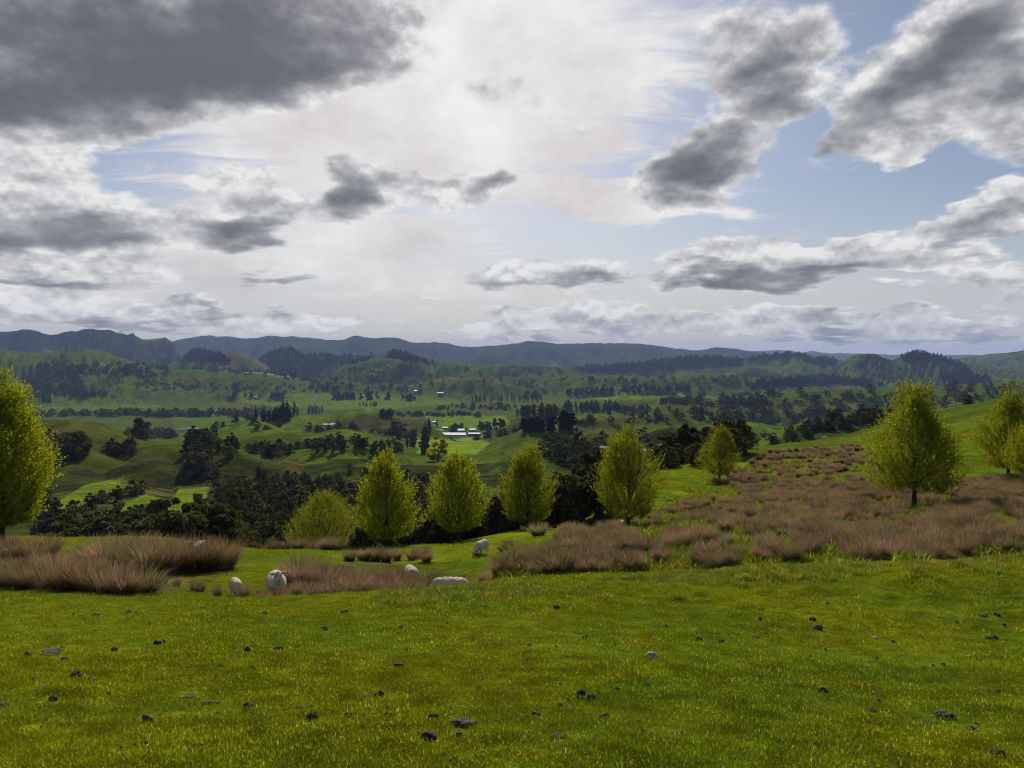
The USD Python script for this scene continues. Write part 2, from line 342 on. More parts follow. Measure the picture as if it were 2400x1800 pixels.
# ridges: (forward metres, front width, back width, roughness, [(px, py) of the crest])
RIDGES = [
    (235, 75, 80, .6, [(80, 1205), (123, 1172), (202, 1139), (282, 1123), (330, 1140), (400, 1190)]),
    (185, 45, 50, .4, [(225, 1215), (255, 1186), (336, 1164), (380, 1172), (430, 1205)]),
    (270, 60, 60, .4, [(380, 1180), (420, 1145), (481, 1149), (540, 1185)]),
    (520, 190, 250, 1, [(-160, 960), (0, 985), (72, 987), (159, 985), (202, 1000), (253, 1015), (307, 1033), (362, 1047), (434, 1073), (500, 1120)]),
    (480, 120, 150, .8, [(420, 1110), (481, 1085), (560, 1081), (622, 1091), (669, 1070), (723, 1061), (781, 1057), (817, 1063), (860, 1082), (910, 1115)]),
    (900, 170, 260, .8, [(360, 1060), (470, 1055), (560, 1045), (698, 1030), (802, 1010), (853, 1016), (900, 1030), (970, 1065)]),
    (1250, 260, 320, .8, [(420, 1025), (560, 1000), (755, 980), (835, 958), (871, 965), (940, 980), (994, 995), (1040, 1018)]),
    (700, 150, 200, .9, [(1070, 1075), (1099, 1060), (1150, 1042), (1215, 1023), (1269, 1012), (1323, 1016), (1390, 1045)]),
    (1000, 210, 280, .9, [(1220, 1012), (1283, 991), (1402, 970), (1453, 980), (1500, 976), (1565, 961), (1620, 976), (1700, 986), (1830, 1005)]),
    (600, 110, 150, .9, [(1470, 1040), (1500, 1021), (1560, 1001), (1640, 1016), (1720, 1050)]),
    (420, 150, 160, .8, [(1740, 1070), (1815, 1017), (1937, 981), (2000, 972), (2089, 962), (2200, 956), (2400, 950), (2700, 940)]),
    (1700, 650, 420, 1.3, [(1460, 960), (1600, 940), (1750, 927), (1900, 917), (2050, 907), (2250, 902), (2400, 892), (2700, 880)]),
    (2050, 420, 420, .7, [(1310, 948), (1400, 931), (1500, 928), (1670, 931), (1770, 950)]),
    (3300, 1100, 700, 1, [(-300, 800), (0, 822), (100, 827), (200, 817), (300, 842), (400, 863), (500, 867), (640, 877), (720, 891), (800, 911), (870, 930)]),
    (4000, 700, 500, 1, [(400, 868), (423, 854), (480, 839), (542, 826), (600, 841), (644, 871), (710, 898)]),
    (4800, 600, 500, .5, [(395, 855), (423, 842), (459, 818), (517, 829), (565, 855)]),
    (5000, 1000, 700, 1.2, [(590, 850), (622, 827), (680, 815), (723, 829), (759, 828), (802, 832), (896, 834), (940, 848)]),
    (4300, 500, 500, .3, [(885, 846), (907, 831), (925, 820), (947, 824), (980, 838), (1009, 847), (1060, 862)]),
    (3800, 1000, 700, 1.1, [(760, 895), (835, 846), (897, 837), (1009, 848), (1070, 851), (1229, 857), (1309, 860), (1359, 875), (1440, 898)]),
    (5200, 1200, 800, .9, [(1260, 880), (1381, 857), (1496, 849), (1609, 836), (1670, 834), (1724, 840), (1760, 839), (1797, 831), (1851, 826), (1876, 828), (1909, 839), (1930, 836), (1960, 842), (2040, 868)]),
    (4200, 1200, 800, 1.2, [(1920, 880), (1972, 850), (2000, 834), (2042, 830), (2089, 841), (2111, 833), (2149, 823), (2187, 831), (2235, 845), (2285, 852), (2400, 866), (2700, 870)]),
    (6500, 1500, 900, 1, [(2160, 866), (2222, 844), (2290, 833), (2358, 826), (2400, 819), (2550, 812), (2700, 815)]),
    (3200, 600, 450, 1, [(1090, 900), (1200, 884), (1330, 882), (1450, 880), (1550, 882), (1650, 872), (1750, 882), (1850, 892), (1980, 910)]),
    (2900, 420, 350, 1, [(950, 915), (1010, 893), (1100, 884), (1180, 897), (1250, 915)]),
    (6000, 1700, 1200, 1.3, [(-400, 770), (-100, 785), (0, 779), (54, 771), (72, 772), (98, 779), (123, 783), (166, 774), (203, 772), (250, 775), (282, 781), (300, 783), (311, 779), (318, 787), (340, 794), (376, 792), (409, 801), (425, 825), (470, 850)]),
    (9000, 2500, 1500, 1.1, [(330, 830), (416, 797), (499, 787), (593, 792), (636, 786), (720, 791), (802, 796), (835, 787), (878, 794), (922, 792), (980, 803), (1034, 803), (1103, 812), (1179, 808), (1258, 799), (1320, 807), (1359, 805), (1410, 805), (1518, 808), (1562, 814), (1634, 820), (1681, 815), (1753, 822), (1850, 840)]),
    (13000, 3200, 1600, .6, [(1650, 834), (1751, 823), (1833, 820), (1877, 826), (1902, 822), (1928, 827), (2016, 829), (2111, 832), (2222, 832), (2400, 833), (2700, 830)]),
]
U_EDGE = 0.80
# rounded knolls between the named ridges
knoll_rng = np.random.default_rng(8)
FARM = [(880, 1250, 500, 1700), (360, 520, 700, 1900), (730, 820, 500, 1400)]
n_knoll = 0
while n_knoll < 46:
    D_ = math.exp(knoll_rng.uniform(math.log(340), math.log(1500)))
    p_ = knoll_rng.uniform(60, 1750)
    if any(a < p_ < b and c < D_ < d for a, b, c, d in FARM) or (p_ > 1600 and D_ < 600):
        continue
    z_ = np.interp(D_, [340, 600, 900, 1500], [-55, -76, -101, -150]) + knoll_rng.uniform(.016, .034) * D_
    y_ = HORIZON - z_ / D_ * F_PX
    w_ = knoll_rng.uniform(50, 120) * (600 / D_) ** .4
    RIDGES.append((D_, D_ * knoll_rng.uniform(.12, .2), D_ * .22, .8, [(p_ - w_, y_ + w_ * .22), (p_ - w_ * .45, y_ + w_ * .06), (p_, y_), (p_ + w_ * .4, y_ + w_ * .05), (p_ + w_, y_ + w_ * .24)]))
    n_knoll += 1
for _ in range(34):
    D_, p_ = knoll_rng.uniform(2900, 4300), knoll_rng.uniform(-50, 2000)
    z_ = -150 + knoll_rng.uniform(.010, .022) * D_
    y_, w_ = HORIZON - z_ / D_ * F_PX, knoll_rng.uniform(40, 90)
    RIDGES.append((D_, D_ * knoll_rng.uniform(.06, .1), D_ * .1, 1, [(p_ - w_, y_ + w_ * .2), (p_ - w_ * .4, y_ + w_ * .05), (p_, y_), (p_ + w_ * .4, y_ + w_ * .05), (p_ + w_, y_ + w_ * .2)]))
base_fit = PchipInterpolator(np.log([1, 60, 150, 250, 400, 600, 900, 1500, 2200, 3000, 5000, 9000, 16000, 40000]),
                             [-10, -18, -31, -46, -60, -76, -101, -150, -153, -154, -150, -135, -110, -150])


def s_step(t):
    t = np.clip(t, 0, 1)
    return t * t * (3 - 2 * t)


def noise2(x, y, scale, octaves, seed):
    return meshkit.fbm(np.stack([x / scale, y / scale, np.full_like(x, seed * 7.31)], -1), octaves, seed)


RIDGE_FIT = []
for D_, wf_, wb_, rough_, crest_ in RIDGES:
    c_ = np.array(crest_, float)
    o_ = min(120.0, .5 * (c_[-1, 0] - c_[0, 0]))
    c_ = np.vstack([[c_[0, 0] - o_, c_[0, 1] + .75 * o_], c_, [c_[-1, 0] + o_, c_[-1, 1] + .75 * o_]])
    uu, tt = ray(c_[:, 0], c_[:, 1])
    RIDGE_FIT.append((D_, wf_, wb_, rough_, PchipInterpolator(uu, tt, extrapolate=False), uu[0], uu[-1]))


def frame_height(u, D):
    """Height at x = u * D, forward D."""
    x, y = u * D, D
    lD = np.log(np.maximum(D, 1.0))
    base = base_fit(lD)
    z = base.copy()
    hill = np.zeros_like(z)
    big = D > 120
    for Dr, wf, wb, rough, fit, u0, u1 in RIDGE_FIT:
        m = np.nonzero(big & (u > u0) & (u < u1) & (D > Dr - wf * 1.6) & (D < Dr + wb * 1.6))
        if not len(m[0]):
            continue
        um, Dm, xm, ym = u[m], D[m], x[m], y[m]
        wig = (noise2(xm, ym, Dr * 0.10, 3, 5) - 0.5)
        d = (Dm - Dr) * (1 + 0.25 * wig)
        k = np.where(d < 0, -d / wf, d / wb)
        fall = np.where(k < 1, 0.5 + 0.5 * np.cos(np.pi * np.clip(k, 0, 1) ** 0.9), 0)
        zc = fit(um) * Dr
        if Dr > 3500:
            zc = zc + Dr * (0.0062 if Dr == 6000 else 0.0020) * (noise2(um, um * 0, 0.014, 4, int(Dr) % 89) - .5)
        zr = base[m] + (zc - base[m]) * fall
        # spurs and gullies running down the flanks
        gully = 1 - np.abs(2 * noise2(xm * 1.6, ym * 0.55, Dr * 0.035 + 25, 4, int(Dr) % 97) - 1) * 1.7
        relief = np.maximum(zc - base[m], 0)
        zr = zr - rough * np.clip(relief * np.interp(Dr, [1500, 3500], [.34, .55]), 0, np.interp(Dr, [1500, 3500, 9000], [60, 110, 170])) * (1 - s_step(gully)) * np.clip(np.minimum(k * 3.2, (1 - k) * 3.0), 0, 1)
        kk = 0.0025 * Dm
        a, b = z[m], zr
        h = np.clip(0.5 + 0.5 * (b - a) / kk, 0, 1)
        z[m] = np.where(zc > base[m], a + (b - a) * h + kk * h * (1 - h), a)
        hill[m] = np.maximum(hill[m], fall)
    far = D > 150
    bump = np.zeros_like(z)
    xf, yf, Df = x[far], y[far], D[far]
    amp = np.interp(np.log(Df), np.log([150, 400, 1000, 1600, 2800, 3300, 9000, 20000]), [0.9, 3.0, 4.5, 1.6, 2.0, 8, 18, 18])
    bump[far] = amp * 3.4 * (noise2(xf, yf, 34, 4, 3) - 0.5) * np.interp(Df, [150, 900, 3000], [1, .8, .25]) + amp * 5.0 * (noise2(xf, yf, 150, 4, 4) - 0.5)
    z = z + bump * (1 - 0.6 * hill)
    n = near_height(x, y, D < 300)
    w = s_step((D - 215) / 70)
    return np.where(D < 290, n * (1 - w) + z * w, z)


def near_height(x, y, mask):
    out = np.zeros_like(x)
    m = np.nonzero(mask)
    q = warp_xy(x[m], y[m])
    v = np.empty(len(q))
    for s in range(0, len(q), 60000):
        v[s:s + 60000] = near_fit(q[s:s + 60000])
    r = np.hypot(x[m], y[m])
    v = v * (r + 8.0)
    v += 0.10 * s_step(r / 14) * (noise2(x[m], y[m], 2.2, 4, 8) - 0.5) + 0.05 * s_step((r - 3) / 5) * (noise2(x[m], y[m], 0.6, 3, 9) - 0.5)
    v += .30 * s_step((r - 14.5) / 4) * s_step((26 - r) / 3) * s_step((x[m] + 2) / 5) * (noise2(x[m], y[m], 1.7, 3, 13) - 0.45)
    v += np.interp(r, [0, 20, 40, 100, 200], [0, 0, .45, 1.2, 2.0]) * (noise2(x[m], y[m], 13, 3, 10) - 0.5)
    out[m] = v
    return out


def height(x, y):
    x, y = np.atleast_1d(np.asarray(x, float)), np.atleast_1d(np.asarray(y, float))
    return frame_height(x / np.maximum(y, 1e-3), y)


# the sheet: columns fan out from the eye, rows grow with distance
N_COL, N_ROW = 700, 640
u_in = np.linspace(-U_EDGE, U_EDGE, N_COL)
edge_angle = math.atan(U_EDGE)
ang_out = edge_angle + (2 * math.pi - 2 * edge_angle) * np.linspace(0, 1, 62)[1:-1]
rows = np.exp(np.linspace(math.log(1.2), math.log(15500), N_ROW))
UU, DD = np.meshgrid(u_in, rows)
Z_IN = frame_height(UU, DD)
X_IN, Y_IN = UU * DD, DD
t_out = np.linspace(0, 1, 62)[1:-1][None, :]
rr = rows[:, None] / math.cos(edge_angle)
X_OUT, Y_OUT = rr * np.sin(ang_out)[None, :], rr * np.cos(ang_out)[None, :]
Z_OUT = Z_IN[:, -1:] * (1 - s_step(t_out)) + Z_IN[:, :1] * s_step(t_out)
near_w = s_step((rr - 12) / 30)
Z_OUT = Z_OUT * near_w + (1 - near_w) * (-1.6 - 0.23 * np.clip(Y_OUT, -2, 40))
XA, YA, ZA = (np.hstack([a, b]) for a, b in ((X_IN, X_OUT), (Y_IN, Y_OUT), (Z_IN, Z_OUT)))
NC = XA.shape[1]

# what the eye meets along each pixel's ray
SLOPE_MAX = np.maximum.accumulate(Z_IN / DD, axis=0)


def hit(px, py):
    """Points on the land that the photograph's pixels look at (nan for sky)."""
    u, t = ray(px, py)
    u, t = np.atleast_1d(u), np.atleast_1d(t)
    out = np.full((len(u), 3), np.nan)
    col = np.clip(np.round((u + U_EDGE) / (2 * U_EDGE) * (N_COL - 1)).astype(int), 0, N_COL - 1)
    for i in range(len(u)):
        k = np.searchsorted(SLOPE_MAX[:, col[i]], t[i])
        if 0 < k < N_ROW:
            s0, s1 = SLOPE_MAX[k - 1, col[i]], SLOPE_MAX[k, col[i]]
            f = (t[i] - s0) / max(s1 - s0, 1e-9)
            d = rows[k - 1] + f * (rows[k] - rows[k - 1])
            out[i] = u[i] * d, d, t[i] * d
    return out


def project(x, y, z):
    """The photograph's pixel of a point."""
    f = y * math.cos(PITCH) - z * math.sin(PITCH)
    up = y * math.sin(PITCH) + z * math.cos(PITCH)
    return 1200 + F_PX * x / f, 900 - F_PX * up / f

# ------------------------------------------------------------------ land cover
def in_poly(px, py, poly):
    poly = np.asarray(poly, float)
    inside = np.zeros(np.shape(px), bool)
    j = len(poly) - 1
    for i in range(len(poly)):
        xi, yi, xj, yj = *poly[i], *poly[j]
        if yi != yj:
            inside ^= ((yi > py) != (yj > py)) & (px < (xj - xi) * (py - yi) / (yj - yi) + xi)
        j = i
    return inside


PASTURE, LUSH, DRY, RUSHY, BUSHY, FOREST, CLAY, NEARG = map(np.array, (
    (.070, .102, .012), (.104, .155, .012), (.120, .112, .032), (.105, .086, .026), (.024, .027, .013), (.012, .017, .012), (.30, .25, .19), (.158, .172, .007)))
tint = np.empty((N_ROW, NC, 3))
n_a = noise2(XA, YA, 240, 4, 21)
n_b = noise2(XA, YA, 60, 4, 22)
n_c = noise2(XA, YA, 9, 4, 23)
n_d = noise2(XA, YA, 900, 3, 24)
tint[:] = PASTURE * (0.75 + 0.5 * n_a[..., None])
k = s_step((n_b + 0.5 * n_a - 0.78) * 4)[..., None]
tint[:] = tint * (1 - k) + DRY * k
DAll = np.hypot(XA, YA)
g = s_step(1 - (DAll - 60) / 130)[..., None]
n_e = noise2(XA, YA, 3.0, 3, 25)[..., None]
nearc = (NEARG * s_step((n_e - .3) * 2.5) + np.array([.084, .140, .008]) * (1 - s_step((n_e - .3) * 2.5))) * (0.8 + 0.4 * n_c[..., None])
tint[:] = tint * (1 - g) + nearc * g
PX, PY = project(np.where(YA > 0.3, XA, 0), np.where(YA > 0.3, YA, 1e-3), ZA)
PX = np.where(YA > 0.3, PX, -9e9)


def paint(color, poly, d0, d1, soft=0.25, strength=1.0, vary=0.35):
    """A patch of land cover: the ground between d0 and d1 metres that lies in the outline."""
    wob = (n_b - 0.5) * 30 + (n_c - 0.5) * 10
    m = in_poly(PX + wob, PY + 0.3 * wob, poly) & (DAll > d0) & (DAll < d1)
    nn = np.where(DAll > 2500, n_d, n_b)[..., None]
    w = m[..., None] * strength * np.clip(1 - soft + 2 * soft * (1.6 * nn - .3), 0, 1)
    tint[:] = tint * (1 - w) + np.asarray(color) * (1 - vary + 2 * vary * n_c[..., None]) * w
    return m


far_bush_shade = (s_step((n_a - .46) * 7) * s_step((DAll - 2200) / 1500) * .85 * s_step((ZA + 148) / 20))[..., None]  # gully bush on the far hills, its darkening also painted in for cloud shadow
tint[:] = tint * (1 - far_bush_shade) + BUSHY * 1.2 * far_bush_shade
km = (s_step((n_b + .6 * n_a - .86) * 6) * s_step((DAll - 300) / 200) * s_step((3000 - DAll) / 800) * .6)[..., None]
tint[:] = tint * (1 - km) + BUSHY * 1.3 * km
# far hills: plantations and scrub, then the paddocks
paint(FOREST * 1.3, [(-200, 760), (300, 760), (330, 800), (400, 800), (420, 840), (330, 850), (200, 815), (-200, 830)], 4800, 7500, .35, .9)
paint(BUSHY * 1.5, [(330, 790), (1800, 790), (1900, 840), (1500, 850), (1000, 850), (700, 830), (420, 830)], 7000, 12000, .5, .85)
paint(FOREST, [(423, 850), (430, 835), (459, 810), (517, 825), (540, 850)], 4200, 5600)
paint(FOREST, [(620, 835), (640, 812), (690, 808), (760, 824), (890, 830), (860, 850), (760, 862), (720, 895), (640, 880)], 3900, 6000, .45, .85)
paint(FOREST, [(903, 836), (925, 810), (960, 820), (1020, 850), (960, 850), (930, 845)], 3800, 4900)
paint(FOREST, [(1060, 850), (1100, 838), (1180, 845), (1240, 856), (1150, 862)], 4500, 8000)
paint(FOREST, [(1300, 852), (1400, 853), (1500, 843), (1610, 830), (1740, 832), (1740, 860), (1600, 866), (1480, 876), (1380, 874)], 3900, 6500)
paint(FOREST * 1.4, [(1750, 845), (1790, 825), (1880, 820), (1960, 838), (1960, 860), (1900, 855), (1870, 835), (1800, 845)], 3900, 6500)
paint(FOREST, [(1745, 900), (1900, 880), (1990, 885), (2080, 905), (1900, 905), (1760, 912)], 2800, 6000)
paint(FOREST, [(2040, 830), (2060, 828), (2100, 860), (2110, 880), (2060, 870), (1990, 860)], 3000, 5500, .4, .8)
paint(FOREST, [(2130, 850), (2100, 835), (2150, 815), (2210, 830), (2260, 860), (2310, 900), (2280, 900), (2200, 885), (2250, 870), (2190, 845)], 3000, 5500, .4, .9)
paint(FOREST, [(2200, 885), (2310, 880), (2330, 900), (2240, 905)], 2500, 5500)
paint(DRY, [(430, 850), (480, 832), (545, 822), (610, 845), (640, 868), (500, 862)], 3300, 4900, .2, .8)
paint(DRY * .9, [(960, 905), (1060, 880), (1180, 890), (1220, 910), (1100, 912)], 2300, 3600, .3, .7)
paint(LUSH, [(540, 925), (700, 920), (1050, 925), (1080, 945), (850, 965), (560, 945)], 1500, 3300, .1, .9, .2)
paint(LUSH * .9, [(60, 945), (380, 945), (360, 962), (60, 962)], 1500, 3300, .1, .9, .2)
paint(LUSH * 1.15, [(990, 975), (1180, 975), (1200, 990), (1190, 1005), (1020, 1000)], 900, 3300, .05, 1, .15)
paint(LUSH * .8, [(400, 980), (580, 965), (600, 990), (560, 1010), (420, 1010)], 900, 3300, .1, .9, .2)
paint(LUSH, [(640, 985), (860, 950), (900, 965), (700, 1010), (560, 1030), (380, 1030), (370, 1025)], 700, 2000, .15, .8)
paint(RUSHY * .6, [(780, 1000), (860, 970), (1000, 990), (1010, 1020), (900, 1025), (840, 1010)], 700, 2000, .25, .8)
paint(LUSH, [(690, 1030), (800, 1005), (880, 1020), (840, 1030), (760, 1030)], 500, 1300, .15, .8)
paint(LUSH * 1.5, [(970, 1028), (1130, 1028), (1150, 1040), (1110, 1065), (980, 1062)], 300, 1600, .05, 1, .12)
paint(LUSH * 1.1, [(1355, 940), (1420, 925), (1600, 922), (1690, 932), (1560, 940), (1460, 938)], 1000, 3000, .1, .95, .2)
paint(LUSH, [(1270, 1000), (1390, 966), (1440, 976), (1360, 990)], 700, 1500, .1, .9)
paint(RUSHY * .8, [(1340, 1000), (1450, 980), (1500, 985), (1420, 1010)], 600, 1500, .3, .7)
paint(LUSH, [(1700, 1000), (1780, 985), (1860, 1005), (1820, 1015)], 600, 1500, .1, .9)
paint(np.array([.076, .076, .014]), [(60, 985), (110, 975), (200, 990), (360, 1040), (450, 1085), (430, 1135), (180, 1140), (60, 1100)], 200, 800, .15, .85)
paint(CLAY * .8, [(521, 864), (640, 872), (735, 887), (735, 892), (640, 879), (521, 870)], 2000, 4000, 0, .8)
paint(BUSHY, [(1500, 1020), (1570, 1000), (1640, 1020), (1620, 1040), (1520, 1045)], 400, 800, .2, .8)
paint(BUSHY * 1.1, [(1790, 1040), (1940, 985), (2000, 975), (2090, 965), (2060, 1000), (1930, 1030), (1820, 1060)], 250, 700, .3, .85)
paint(RUSHY * .7, [(500, 1100), (620, 1095), (700, 1080), (720, 1110), (560, 1140)], 200, 700, .3, .7)
paint(LUSH * .95, [(690, 1075), (780, 1055), (850, 1070), (840, 1095), (740, 1090)], 250, 700, .1, .9)
paint(LUSH * 1.1, [(110, 1180), (202, 1140), (290, 1120), (290, 1135), (190, 1180), (130, 1200)], 120, 400, .1, .9)
paint(LUSH * 1.2, [(250, 1190), (340, 1160), (400, 1175), (420, 1150), (490, 1145), (480, 1200), (300, 1215)], 120, 400, .1, .9)
# the gully bush floor
gul = (DAll > 62) & (DAll < 420) & (ZA < -17.5) & (PX < 1640)
w = (gul * s_step((n_c - 0.25) * 3))[..., None] * 0.85
w *= 1 - in_poly(PX, PY, [(110, 1190), (202, 1135), (300, 1115), (300, 1140), (190, 1190)])[..., None]
w *= 1 - in_poly(PX, PY, [(245, 1200), (340, 1158), (400, 1172), (420, 1145), (490, 1140), (480, 1210), (300, 1225)])[..., None]
tint[:] = tint * (1 - w) + BUSHY * w
# the rush-covered near slope
RUSH_POLYS = [
    [(1290, 1275), (1400, 1235), (1560, 1200), (1720, 1110), (1790, 1060), (2000, 1045), (2110, 1080), (2180, 1130), (2400, 1160), (2500, 1280), (2400, 1300), (1800, 1330), (1350, 1370), (1180, 1370), (1190, 1330)],
    [(640, 1330), (900, 1310), (1080, 1340), (1130, 1375), (900, 1395), (640, 1405)],
    [(0, 1330), (200, 1270), (540, 1260), (540, 1340), (330, 1410), (0, 1395)],
]
for P in RUSH_POLYS:
    paint(RUSHY * .9, P, 21.5, 140, .5, .8)
paint(NEARG, [(2230, 1225), (2400, 1215), (2500, 1240), (2400, 1262), (2300, 1265)], 22, 120, .1, .9)
paint(NEARG, [(1800, 1100), (1930, 1105), (1930, 1140), (1840, 1140)], 22, 120, .2, .8)
tint = np.clip(tint, 0.004, 0.6)

verts = np.stack([XA, YA, ZA], -1).reshape(-1, 3)
verts = np.vstack([verts, [[0, 0, -1.6]]])
i, j = np.meshgrid(np.arange(N_ROW - 1), np.arange(NC), indexing='ij')
a_, b_, c_, d_ = i * NC + j, i * NC + (j + 1) % NC, (i + 1) * NC + (j + 1) % NC, (i + 1) * NC + j
quads = np.stack([a_, d_, c_, b_], -1).reshape(-1, 4)
jc = np.arange(NC)
faces = np.vstack([quads[:, [0, 1, 2]], quads[:, [0, 2, 3]], np.stack([np.full(NC, len(verts) - 1), jc, (jc + 1) % NC], -1)])
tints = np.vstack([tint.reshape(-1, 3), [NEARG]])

M = {}
M['land'] = usdkit.material(stage, '/World/Looks/land', {
    'at': ('attribute', {'attribute': 'tint'}),
    'geo': ('geometry', {}),
    'n1': ('noise_texture', {'scale': 9.0, 'detail': 5.0, 'roughness': 0.65}),
    'n2': ('noise_texture', {'scale': 0.55, 'detail': 6.0, 'roughness': 0.6}),
    'n3': ('noise_texture', {'scale': 0.045, 'detail': 7.0, 'roughness': 0.65}),
    'r1': ('map_range', {'from_min': .25, 'from_max': .75, 'to_min': .72, 'to_max': 1.28}),
    'r2': ('map_range', {'from_min': .25, 'from_max': .75, 'to_min': .62, 'to_max': 1.38}),
    'r3': ('map_range', {'from_min': .25, 'from_max': .75, 'to_min': .45, 'to_max': 1.55}),
    'a': ('math', {'math_type': 'multiply'}), 'b': ('math', {'math_type': 'multiply'}),
    'c': ('vector_math', {'math_type': 'scale'}),
    'h': ('math', {'math_type': 'multiply_add', 'value2': 6.0}),
    'bump': ('bump', {'strength': 0.5, 'distance': 0.06}), 'far': ('bump', {'strength': 0.7, 'distance': 4.5}),
    'rid': ('math', {'math_type': 'multiply_add', 'value2': 1.0, 'value3': 0.0}),
    'p': ('principled_bsdf', {'roughness': 1.0, 'specular_ior_level': 0.0}),
}, [('geo.position', 'n1.vector'), ('geo.position', 'n2.vector'), ('geo.position', 'n3.vector'), ('n1.fac', 'r1.value'), ('n2.fac', 'r2.value'), ('n3.fac', 'r3.value'),
    ('r1.result', 'a.value1'), ('r2.result', 'a.value2'), ('a.value', 'b.value1'), ('r3.result', 'b.value2'), ('at.color', 'c.vector1'), ('b.value', 'c.scale'),
    ('n2.fac', 'h.value1'), ('n1.fac', 'h.value3'), ('h.value', 'bump.height'), ('bump.normal', 'p.normal'), ('n3.fac', 'rid.value1'), ('rid.value', 'far.height'), ('far.normal', 'bump.normal'), ('c.vector', 'p.base_color')], surface='p.BSDF')
land = usdkit.mesh(stage, '/World/hills', (verts, faces), M['land'], True)
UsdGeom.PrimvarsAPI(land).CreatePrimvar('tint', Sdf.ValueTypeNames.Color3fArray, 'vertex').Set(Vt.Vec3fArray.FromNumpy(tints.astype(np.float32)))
tag(land, 'green pasture hillside falling to a valley with folded hills and ranges beyond', None, None, 'structure')

# ------------------------------------------------------------------ materials of growing things
def leaf_material(name, color, through, mix=0.35, vary=0.35, tinted=False, rough=0.9, spec=0.0):
    """Leaf: diffuse and glossy front, light passing through; each plant and each patch of it differs a little."""
    nodes = {
        'geo': ('geometry', {}), 'oi': ('object_info', {}),
        'nz': ('noise_texture', {'scale': 1.7, 'detail': 2.0}),
        'ml': ('math', {'math_type': 'multiply_add', 'value2': 0.7}),
        'is': ('math', {'math_type': 'multiply_add', 'value2': 0.5}),
        'rg': ('map_range', {'from_min': 0.3, 'from_max': 1.3, 'to_min': 1 - vary, 'to_max': 1 + vary}),
        'c1': ('vector_math', {'math_type': 'scale', 'vector1': tuple(color)}),
        'c2': ('vector_math', {'math_type': 'scale', 'vector1': tuple(through)}),
        'p': ('principled_bsdf', {'roughness': rough, 'specular_ior_level': spec}),
        't': ('translucent_bsdf', {}), 'm': ('mix_closure', {'fac': mix}),
    }
    links = [('geo.position', 'nz.vector'), ('nz.fac', 'ml.value1'), ('oi.random', 'is.value1'), ('ml.value', 'is.value3'), ('is.value', 'rg.value'),
             ('rg.result', 'c1.scale'), ('rg.result', 'c2.scale'), ('c1.vector', 'p.base_color'), ('c2.vector', 't.color'), ('p.BSDF', 'm.closure1'), ('t.BSDF', 'm.closure2')]
    nodes['ml'][1]['value3'] = 0.0
    if tinted:
        nodes['at'] = ('attribute', {'attribute': 'tint'})
        links += [('at.color', 'c1.vector1'), ('at.color', 'c2.vector1')]
    return usdkit.material(stage, '/World/Looks/' + name, nodes, links, surface='m.closure')


def plain(name, color, rough=0.8, noise=6.0, vary=0.3, bump=0.0, spec=0.3):
    nodes = {
        'tc': ('texture_coordinate', {}), 'nz': ('noise_texture', {'scale': noise, 'detail': 5.0, 'roughness': 0.6}),
        'rg': ('map_range', {'from_min': 0.25, 'from_max': 0.75, 'to_min': 1 - vary, 'to_max': 1 + vary}),
        'c': ('vector_math', {'math_type': 'scale', 'vector1': tuple(color)}),
        'p': ('principled_bsdf', {'roughness': rough, 'specular_ior_level': spec}),
    }
    links = [('tc.object', 'nz.vector'), ('nz.fac', 'rg.value'), ('rg.result', 'c.scale'), ('c.vector', 'p.base_color')]
    if bump:
        nodes['b'] = ('bump', {'strength': 0.8, 'distance': bump})
        links += [('nz.fac', 'b.height'), ('b.normal', 'p.normal')]
    return usdkit.material(stage, '/World/Looks/' + name, nodes, links, surface='p.BSDF')


M['willow_leaf'] = leaf_material('willow_leaf', (.168, .196, .012), (.40, .43, .012), 0.47)
M['willow_leaf_pale'] = leaf_material('willow_leaf_pale', (.16, .175, .03), (.26, .26, .03), 0.45)
M['grove_leaf'] = leaf_material('grove_leaf', (.30, .28, .015), (.52, .48, .012), 0.45)
M['bush_leaf'] = leaf_material('bush_leaf', (.088, .090, .046), (.13, .135, .034), 0.35, 0.5)
M['bush_leaf_olive'] = leaf_material('bush_leaf_olive', (.125, .114, .048), (.15, .15, .04), 0.2, 0.5)
M['bush_leaf_grey'] = leaf_material('bush_leaf_grey', (.11, .096, .076), (.10, .09, .06), 0.2, 0.4)
M['pine_leaf'] = leaf_material('pine_leaf', (.014, .020, .013), (.015, .02, .01), 0.1, 0.4)
M['poplar_leaf'] = leaf_material('poplar_leaf', (.075, .080, .040), (.09, .095, .03), 0.3, 0.35)
M['poplar_leaf_yellow'] = leaf_material('poplar_leaf_yellow', (.13, .135, .03), (.18, .18, .03), 0.4, 0.3)
M['bark'] = plain('bark', (.040, .032, .025), 0.9, 7.0, 0.5, 0.02)
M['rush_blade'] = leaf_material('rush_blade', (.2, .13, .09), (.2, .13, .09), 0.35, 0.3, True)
M['grass_blade_plain'] = leaf_material('grass_blade_plain', (.1, .13, .01), (.1, .13, .01), 0.42, 0.3, True, 0.6, 0.08)


